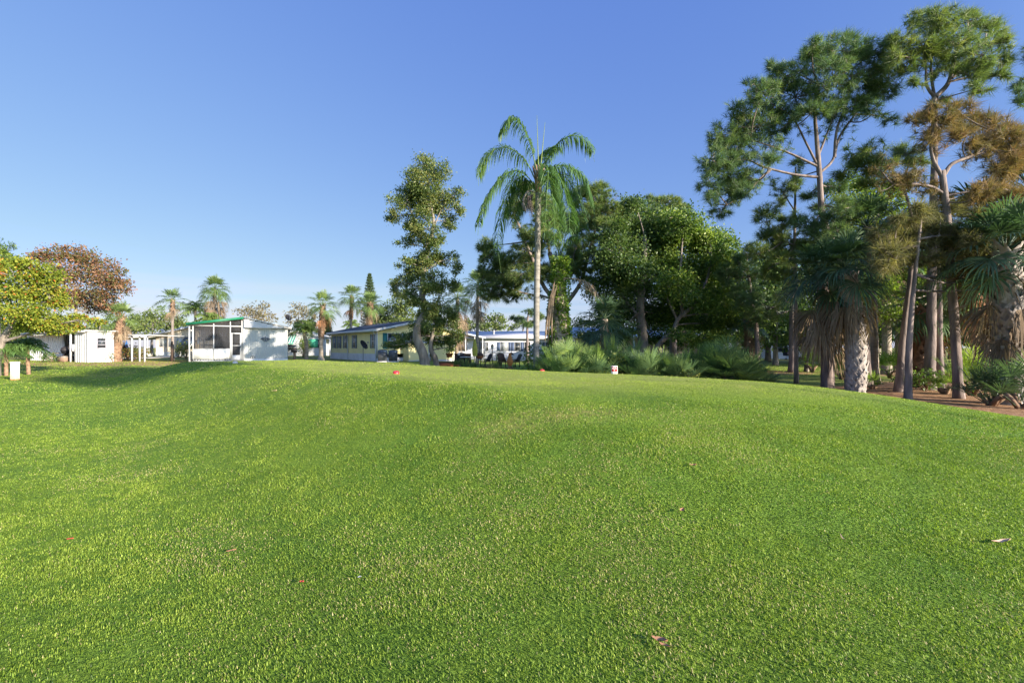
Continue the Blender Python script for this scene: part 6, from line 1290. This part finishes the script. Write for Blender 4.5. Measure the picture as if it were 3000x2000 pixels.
far('pale green tree cluster right behind the yellow house', 1150, 68, [(1115, 925, 34, 26), (1150, 905, 38, 28), (1185, 880, 34, 26), (1190, 920, 40, 28), (1130, 945, 36, 18), (1170, 945, 40, 18), (1210, 950, 30, 18)], seed=64, dens=.8)
far('golden-green tree between the skirted palms', 1375, 66, [(1370, 950, 24, 14), (1395, 955, 26, 14), (1355, 962, 20, 12), (1420, 960, 24, 12)], seed=65, dens=.9)
far('dome-shaped pine-green tree behind the shuttered house roof', 1450, 70, [(1430, 940, 26, 18), (1455, 930, 26, 16), (1470, 950, 20, 14), (1440, 958, 30, 12)], seed=66, dens=.9)
far('low far tree right of the queen palm trunk base', 1530, 72, [(1510, 958, 24, 10), (1540, 950, 26, 12), (1690, 945, 22, 14), (1715, 950, 22, 12)], seed=67, dens=.8)
far('tree filling the gap behind the shed house', 290, 62, [(250, 965, 30, 16), (285, 955, 30, 20), (320, 950, 26, 22), (350, 965, 30, 14)], seed=68, dens=.7)
far('grey-green tree row end behind the shed carport on the far left', 150, 80, [(60, 965, 40, 30), (110, 955, 40, 34), (165, 965, 40, 28), (20, 970, 40, 34), (200, 975, 34, 24), (90, 990, 60, 24), (170, 995, 50, 20)], seed=69, dens=.9)
# --- left edge
broadleaf('maple-like tree turning dull red behind the yellow-green one', 46, [(215, 1058), (218, 980), (222, 900), (220, 840)], .25, .1,
 [(120, 755, 40, 24), (160, 745, 48, 24), (215, 745, 50, 24), (268, 765, 46, 30), (312, 790, 40, 28), (352, 815, 34, 26), (368, 840, 22, 20), (300, 835, 48, 32), (235, 810, 56, 36), (170, 810, 50, 38), (260, 875, 56, 30), (315, 875, 42, 26), (210, 870, 44, 30), (335, 905, 26, 16), (290, 910, 34, 16)],
 [[(220, 900), (270, 850), (330, 820), .05], [(220, 880), (180, 820), (150, 770), .05], [(222, 860), (250, 800), (265, 770), .07]], 'redleaf', 71, .8, 2.2, None, .22, .14, 'red_leaved_tree', clump=.8)
broadleaf('spreading yellow-green tree with orange leaf tips at the left frame edge', 25.5, [(-20, 1085), (0, 1010), (30, 960), (60, 900)], .26, .1,
 [(30, 780, 40, 36), (85, 785, 48, 34), (140, 810, 42, 36), (60, 840, 60, 40), (120, 860, 55, 40), (15, 870, 50, 45), (170, 880, 42, 36), (60, 910, 60, 34), (130, 930, 50, 30), (190, 935, 44, 22), (240, 938, 40, 20), (280, 945, 26, 12), (20, 940, 46, 30), (95, 965, 50, 22), (170, 968, 42, 16), (-20, 800, 40, 50), (232, 960, 30, 10)],
 [[(10, 1000), (60, 985), (110, 970), (170, 950), .09], [(30, 960), (90, 900), (150, 880), .05], [(40, 940), (30, 860), (40, 800), .05], [(110, 970), (190, 945), (250, 940), .04]], 'yellowleaf', 72, 1.0, 1.5, None, .14, .085, 'yellow_leaved_tree', clump=.8)
broadleaf('dark feathery treetop poking up at the upper left frame edge', 33, [(-10, 1060), (-5, 900), (5, 800)], .2, .08, [(0, 722, 26, 18), (28, 722, 14, 12), (8, 750, 34, 16), (30, 765, 28, 14), (-20, 770, 30, 30), (5, 790, 30, 20)], (), 'oak', 73, .7, .9, None, .2, .06)
feather_palm('low arching feather palm beneath the yellow-green tree', 84, 27, (80, 1010), .10, 20, 1.25, .45, 'queen', None, bark='boots_brown', w=.03, nl=40, tmean=.4, name='pygmy_palm', arch=.75)
feather_palm('small arching feather palm at the foot of the yellow-green tree by the left frame edge', 18, 26, (18, 1022), .10, 20, 1.2, .45, 'queen', None, bark='boots_brown', w=.03, nl=40, tmean=.35, name='pygmy_palm', arch=.75)
shrub('orange and green croton hedge beside the leaning palm', ((388-CXP)/FPX*43, 43), (1.45, .9, 1.45), 'croton', L=.16, W=.09, dens=.8); shrub('small green shrub against the shed side wall', ((318-CXP)/FPX*40.5, 40.5), (.5, .4, .9), 'shrub', L=.12); shrub('small green shrub beside the shed house carport post', ((148-CXP)/FPX*39, 39), (.5, .4, .8), 'shrub', L=.12)
shrub('flowering pale shrub at the left corner of the porch cottage', ((545-CXP)/FPX*50, 50), (.9, .7, 1.9), 'shrub_yel', L=.16, W=.09, dens=.7); shrub('low grey-green shrub before the cream house wall', ((525-CXP)/FPX*55, 55), (1.2, .7, 1.3), 'bed', L=.16, W=.09, dens=.7); shrub('bushy green shrub beside the bright feather palm', ((888-CXP)/FPX*57, 57), (.8, .7, 2.1), 'shrub', L=.18, W=.1, dens=.7); shrub('orange-tipped shrub on the small white house wall', ((892-CXP)/FPX*62, 62), (.6, .5, 3.0), 'shrub_yel', L=.2, W=.1, dens=.6)
# --- shaded wood beyond the palms on the right
GD = 'shaded wood behind the palm trunks'
proto = None; spots = [(22, 38, 1.0), (28, 41, 1.2), (34, 36, 1.1), (41, 40, 1.3), (27, 48, 1.3), (36, 47, 1.2), (46, 34, 1.2), (50, 46, 1.4), (40, 28, 1.0), (33, 29, .9), (58, 40, 1.4), (20, 47, 1.2), (45, 56, 1.4), (24, 64, 1.4), (16, 66, 1.3), (56, 58, 1.5), (29, 70, 1.4)]
WL = ['bushy dark tree deep in the shade behind the palm trunks']
px0 = CXP+22/38*FPX
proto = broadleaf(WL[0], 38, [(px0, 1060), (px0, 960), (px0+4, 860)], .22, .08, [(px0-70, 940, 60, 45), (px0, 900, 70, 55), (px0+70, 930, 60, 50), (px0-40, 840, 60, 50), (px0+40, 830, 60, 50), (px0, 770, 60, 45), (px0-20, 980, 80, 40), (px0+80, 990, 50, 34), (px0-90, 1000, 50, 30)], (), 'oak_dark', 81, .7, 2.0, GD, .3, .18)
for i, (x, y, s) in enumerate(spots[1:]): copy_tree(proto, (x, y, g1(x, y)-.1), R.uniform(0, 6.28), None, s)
# --- trees standing to the right of the camera, whose shadows fall across the scene
GR = 'trees right of the frame shading the palms'
def side_tree(x, y, h, r, lab, mat='oak_dark', s=1.0, zlo=.35, seed=1):
    b = np.array([x, y, g1(x, y)-.1]); t = thing('shade_tree', lab, 'tree', b, 0, GR); tm = MB(); tm.tube([b, b+[.2, .1, h*.5], b+[0, 0, h*.9]], [.2*s, .15*s, .05*s], 8); cm = MB()
    rg = np.random.default_rng(seed)
    for i in range(14):
        u = unit(rg.normal(size=3)); c = b+np.array([0, 0, h*(zlo+1)/2])+u*np.array([r, r, h*(1-zlo)/2])*rg.uniform(.3, .8); rr = r*.42
        tm.tube([b+[0, 0, h*(zlo-.02)], (b+[0, 0, h*(zlo+.02)]+c)/2, c], [.06, .04, .02], 5, cap=False)
        n = 650; leaves(cm, c+rg.normal(0, 1, (n, 3))*rr*.45, .3, .18)
    tm.build('trunk', M['bark_grey'], t, world=True); cm.build('crown', M[mat], t, world=True)
side_tree(31, 10.5, 13, 4.2, 'broad leafy tree outside the right frame edge', seed=2); side_tree(24.5, 12.5, 10, 3.2, 'lower leafy tree outside the right frame edge', seed=3)
side_tree(42, -23.5, 23, 2.7, 'tall thin-trunked tree behind the viewer on the right', 'oak_dark', .25, .84, 4); side_tree(38, -17.5, 23, 2.9, 'taller thin-trunked tree behind the viewer on the right', 'oak_dark', .25, .84, 5)  # unseen; trunks shaped very thin so only the crowns cast a marked shadow
